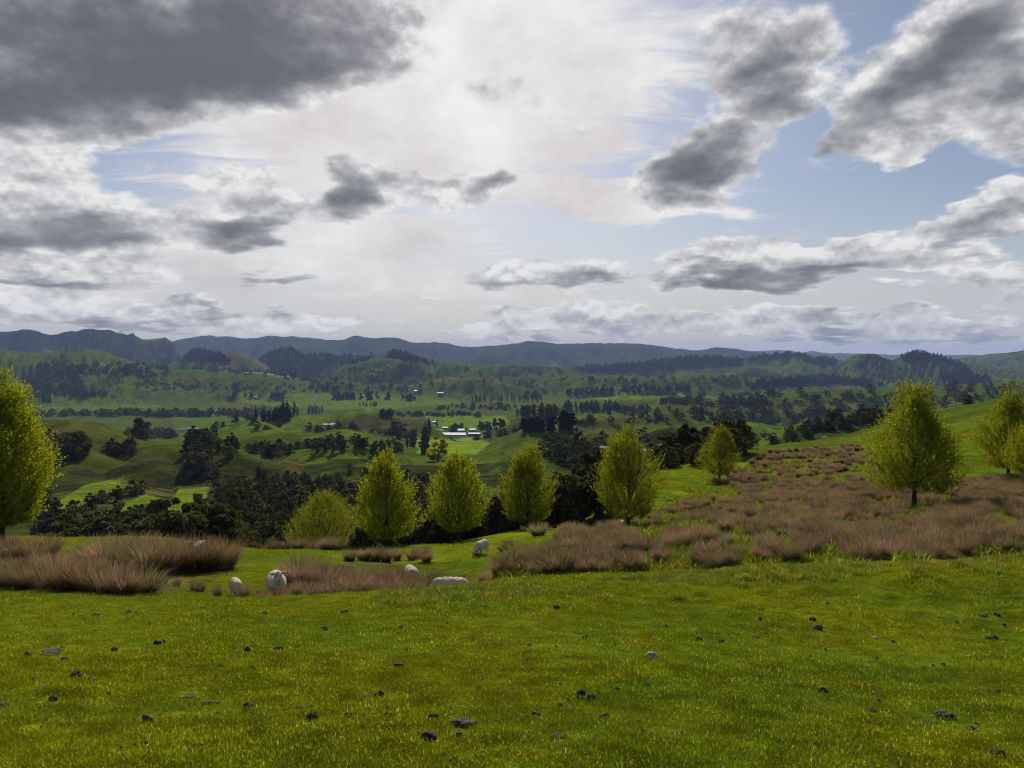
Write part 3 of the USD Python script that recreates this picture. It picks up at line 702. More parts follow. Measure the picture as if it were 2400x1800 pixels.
M['grass_blade'] = usdkit.material(stage, '/World/Looks/grass_blade', {
    'geo': ('geometry', {}), 'at': ('attribute', {'attribute': 'tint'}),
    'n1': ('noise_texture', {'scale': .42, 'detail': 4.0, 'roughness': .65}), 'n2': ('noise_texture', {'scale': 2.6, 'detail': 3.0}),
    'ramp': ('rgb_ramp', {'ramp': [(.30, (.66, .90, .7)), (.45, (.86, .98, .7)), (.55, (1.0, 1.03, .6)), (.68, (1.09, 1.05, .6))]}),
    'r2': ('map_range', {'from_min': .3, 'from_max': .7, 'to_min': .65, 'to_max': 1.35}),
    'c': ('vector_math', {'math_type': 'multiply'}), 'd': ('vector_math', {'math_type': 'scale'}), 'e': ('vector_math', {'math_type': 'scale', 'scale': 1.9}),
    'p': ('principled_bsdf', {'roughness': .8, 'specular_ior_level': .0}), 't': ('translucent_bsdf', {}), 'm': ('mix_closure', {'fac': .45}),
}, [('geo.position', 'n1.vector'), ('geo.position', 'n2.vector'), ('n1.fac', 'ramp.fac'), ('n2.fac', 'r2.value'), ('at.color', 'c.vector1'), ('ramp.color', 'c.vector2'), ('c.vector', 'd.vector1'), ('r2.result', 'd.scale'),
    ('d.vector', 'p.base_color'), ('d.vector', 'e.vector1'), ('e.vector', 't.color'), ('p.BSDF', 'm.closure1'), ('t.BSDF', 'm.closure2')], surface='m.closure')


def quads_mesh(centers, ax, ay, mats=None):
    """A rhombus leaf at each centre: half axes ax, ay."""
    n = len(centers)
    v = np.stack([centers - ax, centers - 0.1 * ax + ay, centers + ax, centers - 0.1 * ax - ay], 1).reshape(-1, 3)
    b = np.arange(n)[:, None] * 4
    f = np.vstack([b + [0, 1, 2], b + [0, 2, 3]])
    return v, f


def unit(v):
    return v / np.maximum(np.linalg.norm(v, axis=-1, keepdims=True), 1e-9)


def tube_mesh(points, radii, sides=6):
    p = np.asarray(points, float)
    r = np.broadcast_to(np.asarray(radii, float), (len(p),))
    t = unit(np.gradient(p, axis=0))
    a = unit(np.cross(t, np.where(np.abs(t[:, 2:]) < 0.9, [0, 0, 1.0], [1.0, 0, 0])))
    b = np.cross(t, a)
    ang = np.arange(sides) * 2 * np.pi / sides
    v = (p[:, None] + r[:, None, None] * (np.cos(ang)[None, :, None] * a[:, None] + np.sin(ang)[None, :, None] * b[:, None])).reshape(-1, 3)
    i, j = np.meshgrid(np.arange(len(p) - 1), np.arange(sides), indexing='ij')
    q = np.stack([i * sides + j, i * sides + (j + 1) % sides, (i + 1) * sides + (j + 1) % sides, (i + 1) * sides + j], -1).reshape(-1, 4)
    f = np.vstack([q[:, [0, 1, 2]], q[:, [0, 2, 3]], [[0, k + 1, k] for k in range(1, sides - 1)], [[len(v) - sides, len(v) - sides + k, len(v) - sides + k + 1] for k in range(1, sides - 1)]])
    return v, f


def join(parts):
    vs, fs, n = [], [], 0
    for v, f in parts:
        vs.append(v)
        fs.append(np.asarray(f) + n)
        n += len(v)
    return np.vstack(vs), np.vstack(fs)


def willow_meshes(h, R, seed, twigs=2400, leaf=0.10, prof=None, leaders=4, base=0.10, lean=0.0, two_tops=False):
    """Upright willow: wood and foliage. Twigs reach up and out of a pear-shaped crown, each with narrow leaves along it."""
    r = np.random.default_rng(seed)
    prof = prof or ([0, .08, .25, .45, .65, .82, 1.0], [.45, .80, 1.0, .93, .70, .42, .10])
    tops = [(0, 0, 1.0)] + [(r.uniform(-.45, .45) * R, r.uniform(-.45, .45) * R, r.uniform(.78, .96)) for _ in range(leaders)]
    if two_tops:
        tops = [(-.40 * R, 0, 1.0), (.42 * R, .1 * R, .99), (-.35 * R, .2 * R, .9), (.5 * R, -.2 * R, .86)]
    wood = []
    trunk_top = 0.55 * h
    tp = [(0, 0, -0.15)] + [(0.02 * h * math.sin(2.1 * z + seed) * z + lean * z * h, 0.02 * h * math.cos(1.7 * z + seed) * z, z * h) for z in np.linspace(.05, .55, 6)]
    wood.append(tube_mesh(tp, np.linspace(0.020 * h + .02, 0.006 * h, len(tp)), 8))
    for _ in range(46):
        s = r.uniform(base * 0.9, .5)
        a, reach = r.uniform(0, 2 * math.pi), r.uniform(.35, .95)
        z1 = min(.97, s + r.uniform(.18, .45))
        rad = R * np.interp((z1 - base) / (1 - base), *prof) * reach
        p0, p1 = np.array([lean * s * h, 0, s * h]), np.array([rad * math.cos(a), rad * math.sin(a), z1 * h])
        mid = p0 * .5 + p1 * .5 + [0.12 * rad * math.cos(a), 0.12 * rad * math.sin(a), -0.03 * h]
        wood.append(tube_mesh([p0, mid, p1], [.0065 * h * (1.1 - s), .004 * h, .0012 * h], 4))
    # twig bases
    n = twigs
    t = r.beta(1.0, 1.25, n)
    lead = r.integers(0, len(tops), n)
    a = r.uniform(0, 2 * math.pi, n)
    rho = np.interp(t, *prof) * R
    lump = 0.58 + 0.84 * meshkit.noise(np.stack([np.cos(a) * 1.6 + seed, np.sin(a) * 1.6, t * 5], -1), seed)
    rad = rho * lump * np.sqrt(r.uniform(.0, 1.0, n)) ** 0.9
    top_h = np.array([x[2] for x in tops])[lead]
    off = np.array([[x[0], x[1]] for x in tops])[lead]
    k = s_step((t - .45) / .5)
    pk = .62 if two_tops else .35
    pos = np.stack([rad * np.cos(a) * (1 - pk * k) + off[:, 0] * k * .9, rad * np.sin(a) * (1 - pk * k) + off[:, 1] * k * .9, (base + (top_h - base) * t) * h], -1)
    keep = meshkit.noise(pos * (2.2 / R * 1.3) + seed * 3.7, seed + 5) > 0.29
    pos, a, t, rad = pos[keep], a[keep], t[keep], rad[keep]
    out = unit(np.stack([np.cos(a), np.sin(a), np.zeros_like(a)], -1))
    d = unit(out * r.uniform(.15, .85, len(a))[:, None] * (1 - .5 * t[:, None]) + [0, 0, 1.0] * r.uniform(.55, 1.1, len(a))[:, None] + r.normal(0, .22, (len(a), 3)))
    L = r.uniform(.045, .10, len(a)) * h * (0.8 + .5 * t) * (1 + .5 * (rad / (R + 1e-6)) ** 2)
    m = 13
    f = np.linspace(.05, 1.0, m)
    c = pos[:, None] + d[:, None] * (L[:, None] * f[None])[..., None]
    ld = unit(d[:, None] * 0.75 + r.normal(0, .75, (len(a), m, 3)))
    c = (c + ld * leaf * .5).reshape(-1, 3)
    ld = ld.reshape(-1, 3)
    side = unit(np.cross(ld, r.normal(0, 1, ld.shape)))
    s = (leaf * r.uniform(.6, 1.25, len(c)))[:, None]
    return join(wood), quads_mesh(c, ld * s * .62, side * s * .2)


def crown_mesh(h, R, seed, clumps, per, leaf, prof, base=0.15, flat=0.8, inner=True):
    """Round or columnar crown: leaf sprays on the outside of many clumps that fill an uneven outline."""
    r = np.random.default_rng(seed)
    t = r.beta(1.2, 1.2, clumps)
    a = r.uniform(0, 2 * math.pi, clumps)
    rho = np.interp(t, *prof) * R
    rad = rho * np.sqrt(r.uniform(0.0, 1, clumps)) * r.uniform(.75, 1.1, clumps)
    c = np.stack([rad * np.cos(a), rad * np.sin(a), (base + (1 - base) * t) * h], -1)
    size = R * r.uniform(.24, .42, clumps) * np.clip(np.interp(t, *prof), .45, 1)
    cc, ax, ay = [], [], []
    for i in range(clumps):
        n = unit(r.normal(0, 1, (per, 3)) + [0, 0, .25])
        p = c[i] + n * [size[i], size[i], size[i] * flat] * r.uniform(.72, 1.08, (per, 1))
        tang = unit(np.cross(n + r.normal(0, .45, (per, 3)), r.normal(0, 1, (per, 3))))
        b = unit(np.cross(n + r.normal(0, .5, (per, 3)), tang))
        s = leaf * r.uniform(.6, 1.3, (per, 1))
        cc.append(p); ax.append(tang * s); ay.append(b * s * .62)
    return quads_mesh(np.vstack(cc), np.vstack(ax), np.vstack(ay))


ROUND = ([0, .12, .4, .7, .9, 1], [.55, .9, 1, .82, .5, .2])
DOME = ([0, .1, .35, .65, .88, 1], [.8, 1, 1, .8, .45, .12])
COLUMN = ([0, .1, .4, .75, 1], [.5, .9, 1, .7, .12])
CONE = ([0, .1, .3, .6, .85, 1], [.75, 1, .9, .62, .3, .08])


def trunk_mesh(h, top, r0, seed, limbs=5, R=1.0):
    r = np.random.default_rng(seed)
    parts = [tube_mesh([(0, 0, -.3), (r.normal(0, .03) * h, r.normal(0, .03) * h, top * .5), (r.normal(0, .04) * h, r.normal(0, .04) * h, top)], [r0, r0 * .8, r0 * .4], 6)]
    for _ in range(limbs):
        a = r.uniform(0, 2 * math.pi)
        parts.append(tube_mesh([(0, 0, top * r.uniform(.3, .9)), (R * .35 * math.cos(a), R * .35 * math.sin(a), top * 1.0), (R * .6 * math.cos(a), R * .6 * math.sin(a), min(top * 1.5, h * .8))], [r0 * .5, r0 * .3, r0 * .12], 4))
    return join(parts)


def tree_kind(name, h, R, leaf_mat, seed, clumps, per, leaf, prof, base=.15, trunk=True, r0=None, flat=.8):
    path = proto_class(name)
    usdkit.mesh(stage, path + '/crown', crown_mesh(h, R, seed, clumps, per, leaf, prof, base, flat), M[leaf_mat])
    usdkit.mesh(stage, path + '/trunk', trunk_mesh(h, max(base, .2) * h + .3 * h, r0 or .02 * h + .03, seed, 5 if clumps > 12 else 2, R), M['bark'])
    return path


# unit trees are one metre tall and scaled where they stand
KIND = {
    'bush_near': [tree_kind('bush_tree', 1, .50, m, 100 + i, 40, 80, .040, DOME, .08) for i, m in enumerate(('bush_leaf', 'bush_leaf', 'bush_leaf_olive', 'bush_leaf'))],
    'scrub_near': [tree_kind('scrub_tree', 1, .30, m, 120 + i, 34, 60, .040, ROUND, .22) for i, m in enumerate(('bush_leaf_grey', 'bush_leaf', 'bush_leaf_olive'))],
    'bush_mid': [tree_kind('bush_tree', 1, .50, m, 140 + i, 22, 34, .066, DOME, .06) for i, m in enumerate(('bush_leaf', 'bush_leaf_grey', 'bush_leaf_olive', 'bush_leaf'))],
    'bush_far': [tree_kind('bush_tree', 1, .52, m, 160 + i, 12, 22, .11, DOME, .05) for i, m in enumerate(('bush_leaf', 'bush_leaf', 'bush_leaf_olive'))],
    'pine': [tree_kind('pine_tree', 1, .30, 'pine_leaf', 180 + i, 18, 22, .07, CONE, .06) for i in range(3)],
    'poplar': [tree_kind('poplar_tree', 1, .13, m, 200 + i, 16, 22, .055, COLUMN, .08) for i, m in enumerate(('poplar_leaf', 'bush_leaf_grey', 'poplar_leaf'))],
    'yellow_poplar': [tree_kind('poplar_tree', 1, .17, 'poplar_leaf_yellow', 220 + i, 16, 24, .06, COLUMN, .10) for i in range(3)],
    'yellow_willow': [tree_kind('willow_tree', 1, .45, m, 240 + i, 16, 28, .085, ROUND, .10) for i, m in enumerate(('grove_leaf', 'willow_leaf_pale', 'grove_leaf'))],
    'grey_willow': [tree_kind('willow_tree', 1, .55, 'poplar_leaf', 260 + i, 14, 24, .10, DOME, .05) for i in range(3)],
}

# ------------------------------------------------------------------ the willows on the near slope
WILLOWS = [  # base px, base py, forward metres, height in px, half width in px, label
    (905, 1285, 50, 240, 78, 'tall yellow-green willow, first of the middle row, beside the round yellow willow', 1, 0),
    (1075, 1270, 54, 222, 71, 'yellow-green willow with a broad blunt top standing above the grazing lamb', 2, 0),
    (1235, 1245, 60, 210, 66, 'slim yellow-green willow standing where the tall red rushes begin', 3, 0),
    (1472, 1248, 56, 248, 82, 'largest yellow-green willow of the middle row, standing alone among red rushes', 4, 0),
    (1686, 1128, 87, 140, 52, 'small yellow-green willow on the meadow edge before dark trees', 5, 0),
    (2142, 1200, 50, 300, 100, 'dark-sided willow with two tops and bare trunk among the rushes on the right', 6, 1),
    (2362, 1150, 62, 232, 72, 'yellow-green willow at the right picture edge, left of its neighbour', 7, 0),
    (2440, 1165, 56, 200, 80, 'yellow-green willow cut off by the right picture edge', 8, 0),
    (4, 1275, 38, 412, 108, 'big yellow-green willow cut off by the left picture edge', 9, 0),
]
for px, py, D, hp, wp, label, seed, two in WILLOWS:
    x, y, _ = at(px, py, D)
    z = float(height(x, y)[0])
    h, R = hp / F_PX * D * .94, wp / F_PX * D * .93
    t = thing('willow_tree', label, 'tree', 'yellow-green willows on the near slope', (x, y, z), seed * 1.3)
    prof = ([0, .08, .25, .45, .65, .82, 1.0], [.45, .82, 1.0, .97 - .03 * (seed % 3), .80 - .04 * (seed % 4), .55 - .05 * (seed % 3), .16])
    if two:
        prof = ([0, .08, .28, .45, .65, .82, 1.0], [.6, 1.0, 1.08, 1.0, .82, .58, .2])
    if seed == 2:
        prof = ([0, .08, .25, .45, .65, .82, 1.0], [.42, .78, 1.0, .98, .82, .58, .2])
    wood, leaves = willow_meshes(h, R, 40 + seed, int(2250 * {6: 1.6, 9: 2.0, 5: .7}.get(seed, 1.0)), .135, prof, 3 + seed % 4, .09 + .02 * (seed % 3) if seed != 6 else .15, two_tops=bool(two))
    obj('trunk', wood, M['bark'], str(t.GetPath()))
    obj('crown', leaves, M['willow_leaf'], str(t.GetPath()))
# the round one in the gully
x, y, _ = at(762, 1250, 86)
t = thing('willow_tree', 'low round yellow-green willow spreading over dark scrub in the gully', 'tree', None, (x, y, float(height(x, y)[0])))
hz = 835 - 1162
h_round = (hz / F_PX * 86) - float(height(x, y)[0])
wood, leaves = willow_meshes(h_round, 3.9, 77, 2800, .13, ([0, .15, .4, .65, .85, 1.0], [.5, .95, 1.05, .92, .62, .2]), 0, .22)
obj('trunk', wood, M['bark'], str(t.GetPath()))
obj('crown', leaves, M['willow_leaf'], str(t.GetPath()))

# ------------------------------------------------------------------ bush, shelter belts and valley trees
def stand(kind, pts, size, name, label, category, group, widen=None, things=True):
    widen = widen or {'bush_far': (1.1, 1.7), 'pine': (1.0, 1.5), 'grey_willow': (1.0, 1.5), 'yellow_willow': (1.1, 1.5), 'poplar': (1.0, 1.3), 'yellow_poplar': (1.2, 1.6)}.get(kind, (.9, 1.2))
    protos = KIND[kind]
    n = len(pts)
    s = rng.uniform(size[0], size[1], n)
    w = rng.uniform(widen[0], widen[1], n)
    rz = rng.uniform(0, 6.28, n)
    which = rng.integers(0, len(protos), n)
    for i in range(n):
        FOREST_LIST.append((kind, pts[i], s[i], w[i], rz[i], which[i], name, label, category, group, things))


FOREST_LIST = []


def by_range(n, px0, px1, D0, D1, gap=0.0):
    """Standing places at random between two bearings and two distances."""
    out, tries = [], 0
    while len(out) < n and tries < n * 30:
        tries += 1
        D = math.exp(rng.uniform(math.log(D0), math.log(D1)))
        u = ray(rng.uniform(px0, px1), 1000)[0]
        p = np.array([u * D, D])
        if all((p[0] - q[0]) ** 2 + (p[1] - q[1]) ** 2 > gap * gap for q in out):
            out.append(p)
    out = np.array(out)
    return np.column_stack([out, height(out[:, 0], out[:, 1]) - 0.1])


def by_view(n, poly, d0=0, d1=1e9):
    """Standing places on the ground that is seen inside the outline."""
    poly = np.asarray(poly, float)
    lo, hi = poly.min(0), poly.max(0)
    got = []
    for _ in range(40):
        q = rng.uniform(lo, hi, (n * 3, 2))
        q = q[in_poly(q[:, 0], q[:, 1], poly)]
        if len(q):
            p = hit(q[:, 0], q[:, 1])
            p = p[~np.isnan(p[:, 0])]
            p = p[(p[:, 1] > d0) & (p[:, 1] < d1)]
            got += list(p)
        if len(got) >= n:
            break
    return np.array(got[:n]).reshape(-1, 3)


def off_mounds(p):
    """Leaves the grassed mounds in the bush bare."""
    px, py = project(p[:, 0], p[:, 1], p[:, 2])
    bare = in_poly(px, py, [(105, 1195), (202, 1132), (310, 1112), (310, 1142), (200, 1195)]) | in_poly(px, py, [(235, 1215), (336, 1155), (400, 1170), (420, 1140), (500, 1140), (490, 1185), (430, 1215)])
    return p[~bare]


B = 'tree'
stand('scrub_near', by_range(14, 1100, 1225, 63, 76, 1.4), (3.4, 5.4), 'scrub_tree', 'dark slender scrub tree in the thicket between the middle willows', B, 'scrub trees between the middle willows')
stand('scrub_near', by_range(17, 1290, 1435, 66, 82, 1.3), (3.6, 5.6), 'scrub_tree', 'grey-brown slender scrub tree left of the largest middle willow', B, 'scrub trees left of the largest willow')
stand('scrub_near', by_range(10, 985, 1060, 58, 70, 1.2), (3.2, 5.0), 'scrub_tree', 'dark twiggy scrub tree between the two left willows of the row', B, 'scrub trees between the two left willows')
stand('bush_near', by_range(26, 660, 985, 55, 74, 1.5), (2.0, 3.6), 'bush_tree', 'low dark bush tree under and beside the first willow of the row', B, 'low bush under the first willow')
stand('bush_near', by_range(9, 395, 535, 55, 62, 1.6), (3.9, 5.2), 'bush_tree', 'dark round bush tree right behind the big red rush clump', B, 'dark bush behind the big rush clump')
stand('bush_near', by_range(16, 540, 700, 52, 66, 1.5), (1.8, 3.0), 'bush_tree', 'low olive scrub bush on the gully edge above the ewe', B, 'scrub on the gully edge above the ewe')
stand('bush_near', by_range(16, 128, 300, 84, 108, 2.4), (4.4, 6.4), 'bush_tree', 'grey-green bush tree in the mass right of the big left willow', B, 'bush trees right of the big left willow')
stand('bush_near', by_range(16, 290, 400, 80, 120, 2.4), (4.5, 6.5), 'bush_tree', 'dark bush tree in the gully between the left mass and the rush clump', B, 'bush trees left of the rush clump')
stand('bush_near', by_range(20, 1000, 1330, 78, 118, 2.2), (3.0, 4.6), 'bush_tree', 'dark bush tree in the gully behind the middle willows', B, 'bush trees behind the middle willows')
stand('bush_mid', off_mounds(by_range(230, 500, 1120, 105, 360, 2.2)), (3.0, 5.6), 'bush_tree', 'dark bush tree on the gully side left of the middle willows', B, 'bush trees filling the gully')
stand('bush_mid', off_mounds(by_range(84, 90, 560, 120, 250, 2.4)), (3.0, 5.0), 'bush_tree', 'dark bush tree between the bright grassed mounds in the gully', B, 'bush trees between the mounds')
stand('bush_mid', by_range(14, 110, 195, 360, 460, 5), (8, 12), 'bush_tree', 'dark bush tree in the clump right of the big left willow on the far spur', B, 'bush trees on the left spur')
stand('bush_mid', by_view(16, [(245, 1050), (310, 1045), (310, 1070), (260, 1075)], 200, 800), (5, 7), 'bush_tree', 'dark bush tree in the small clump high on the brown spur', B, 'small clump on the brown spur')
stand('bush_mid', by_view(36, [(430, 1055), (560, 1050), (760, 1035), (900, 1035), (960, 1060), (900, 1075), (820, 1060), (700, 1065), (640, 1080), (540, 1075), (440, 1075)], 300, 1400), (6, 9), 'bush_tree', 'dark bush tree in the belt behind the round green knolls', B, 'bush belt behind the knolls')
stand('bush_mid', by_view(14, [(445, 1075), (475, 1080), (480, 1125), (450, 1125)], 200, 900), (8, 11), 'bush_tree', 'dark bush tree in the strip left of the green knolls', B, 'bush strip left of the knolls')
stand('bush_mid', by_range(36, 590, 960, 512, 640, 6.0), (7, 10), 'bush_tree', 'dark bush tree in the gully right behind the round green knolls', B, 'bush right behind the knolls')
stand('bush_mid', by_range(26, 470, 900, 960, 1090, 9.0), (9, 13), 'bush_tree', 'dark tree along the fold behind the long green ridge', B, 'trees along the fold behind the ridge', things=False)
stand('bush_mid', by_range(18, 1080, 1420, 735, 860, 7.0), (6, 10), 'bush_tree', 'dark tree in the fold behind the low knolls right of centre', B, 'trees behind the low knolls right of centre', things=False)
stand('bush_mid', by_range(16, 440, 500, 400, 470, 4.0), (8, 11), 'bush_tree', 'dark bush tree at the left foot of the knolls', B, 'bush at the left foot of the knolls', things=False)
BR = by_range(9, 1555, 1745, 108, 122, 3.0)
stand('bush_near', BR, (4.2, 6.0), 'bush_tree', 'big dark bush tree behind the small willow on the meadow edge', B, 'dark trees behind the small willow')
stand('bush_near', by_range(14, 1540, 1640, 100, 116, 2.2), (2.4, 3.6), 'bush_tree', 'dark bush tree left of the small willow on the meadow edge', B, 'bush left of the small willow')
stand('bush_mid', by_view(40, [(1790, 1040), (1940, 985), (2095, 962), (2080, 985), (1960, 1010), (1850, 1045)], 200, 800), (4, 7), 'bush_tree', 'dark bush tree on the brown slope beyond the right meadow', B, 'bush on the slope beyond the right meadow')
stand('bush_far', by_view(44, [(1270, 1030), (1440, 1000), (1560, 1010), (1640, 1040), (1560, 1080), (1430, 1100), (1280, 1090)], 250, 1500), (5, 9), 'bush_tree', 'dark bush tree scattered on the folded hills beyond the largest willow', B, 'bush trees on the folded hills')
stand('bush_far', by_view(24, [(1600, 1030), (1700, 1010), (1800, 1020), (1760, 1050), (1640, 1060)], 250, 1600), (6, 9), 'bush_tree', 'dark bush tree below the scattered tree slope', B, 'bush below the scattered tree slope')
stand('bush_far', by_view(120, [(1580, 945), (1700, 930), (1850, 920), (2050, 912), (2100, 930), (2060, 965), (1900, 985), (1760, 1000), (1640, 985)], 700, 3000), (9, 14), 'bush_tree', 'dark round tree scattered over the far right slope', B, 'trees scattered over the far right slope', things=False)
stand('bush_far', by_view(34, [(1340, 990), (1560, 955), (1640, 965), (1700, 985), (1560, 990), (1400, 1005)], 500, 3000), (5, 9), 'bush_tree', '', B, '', things=False)
stand('bush_far', by_view(40, [(2060, 920), (2240, 905), (2400, 900), (2400, 930), (2200, 950), (2080, 955)], 500, 3500), (9, 14), 'bush_tree', '', B, '', things=False)
stand('bush_far', by_view(150, [(850, 850), (1300, 862), (1360, 890), (1310, 925), (1000, 915), (850, 905), (700, 905)], 2200, 6000), (6, 12), 'bush_tree', '', B, '', things=False)
stand('bush_far', by_view(80, [(1340, 890), (1700, 880), (1990, 890), (1990, 910), (1700, 915), (1400, 905)], 2200, 6000), (10, 17), 'bush_tree', '', B, '', things=False)
stand('bush_far', by_view(70, [(54, 900), (80, 880), (160, 875), (192, 890), (190, 918), (90, 920)], 1500, 5000), (12, 17), 'bush_tree', '', B, '', things=False)
stand('bush_far', by_view(90, [(80, 860), (330, 850), (420, 870), (350, 890), (250, 880), (100, 880)], 2000, 6000), (11, 17), 'bush_tree', '', B, '', things=False)
stand('bush_far', by_view(110, [(420, 862), (700, 870), (800, 890), (760, 905), (640, 885), (500, 875)], 2000, 6500), (9, 15), 'bush_tree', '', B, '', things=False)
# forest masses on the far hills
for poly, n in (([(620, 835), (640, 812), (690, 808), (760, 824), (890, 830), (860, 850), (760, 862), (720, 895), (640, 880)], 320), ([(903, 836), (925, 810), (960, 820), (1020, 850), (960, 850)], 140),
                ([(1300, 852), (1400, 853), (1500, 843), (1610, 830), (1740, 832), (1740, 860), (1600, 866), (1480, 876), (1380, 874)], 700), ([(423, 850), (430, 835), (459, 810), (517, 825), (540, 850)], 200),
                ([(1745, 900), (1900, 880), (1990, 885), (2080, 905), (1900, 905), (1760, 912)], 260), ([(2130, 850), (2100, 835), (2150, 815), (2210, 830), (2260, 860), (2310, 900), (2280, 900), (2200, 885), (2250, 870), (2190, 845)], 300),
                ([(1750, 845), (1790, 825), (1880, 820), (1960, 838), (1960, 860), (1900, 855), (1870, 835), (1800, 845)], 200), ([(2200, 885), (2310, 880), (2330, 900), (2240, 905)], 120)):
    stand('pine', by_view(n, poly, 2500, 7500), (13, 20), 'pine_forest', '', '', '', (1.3, 1.9), things=False)
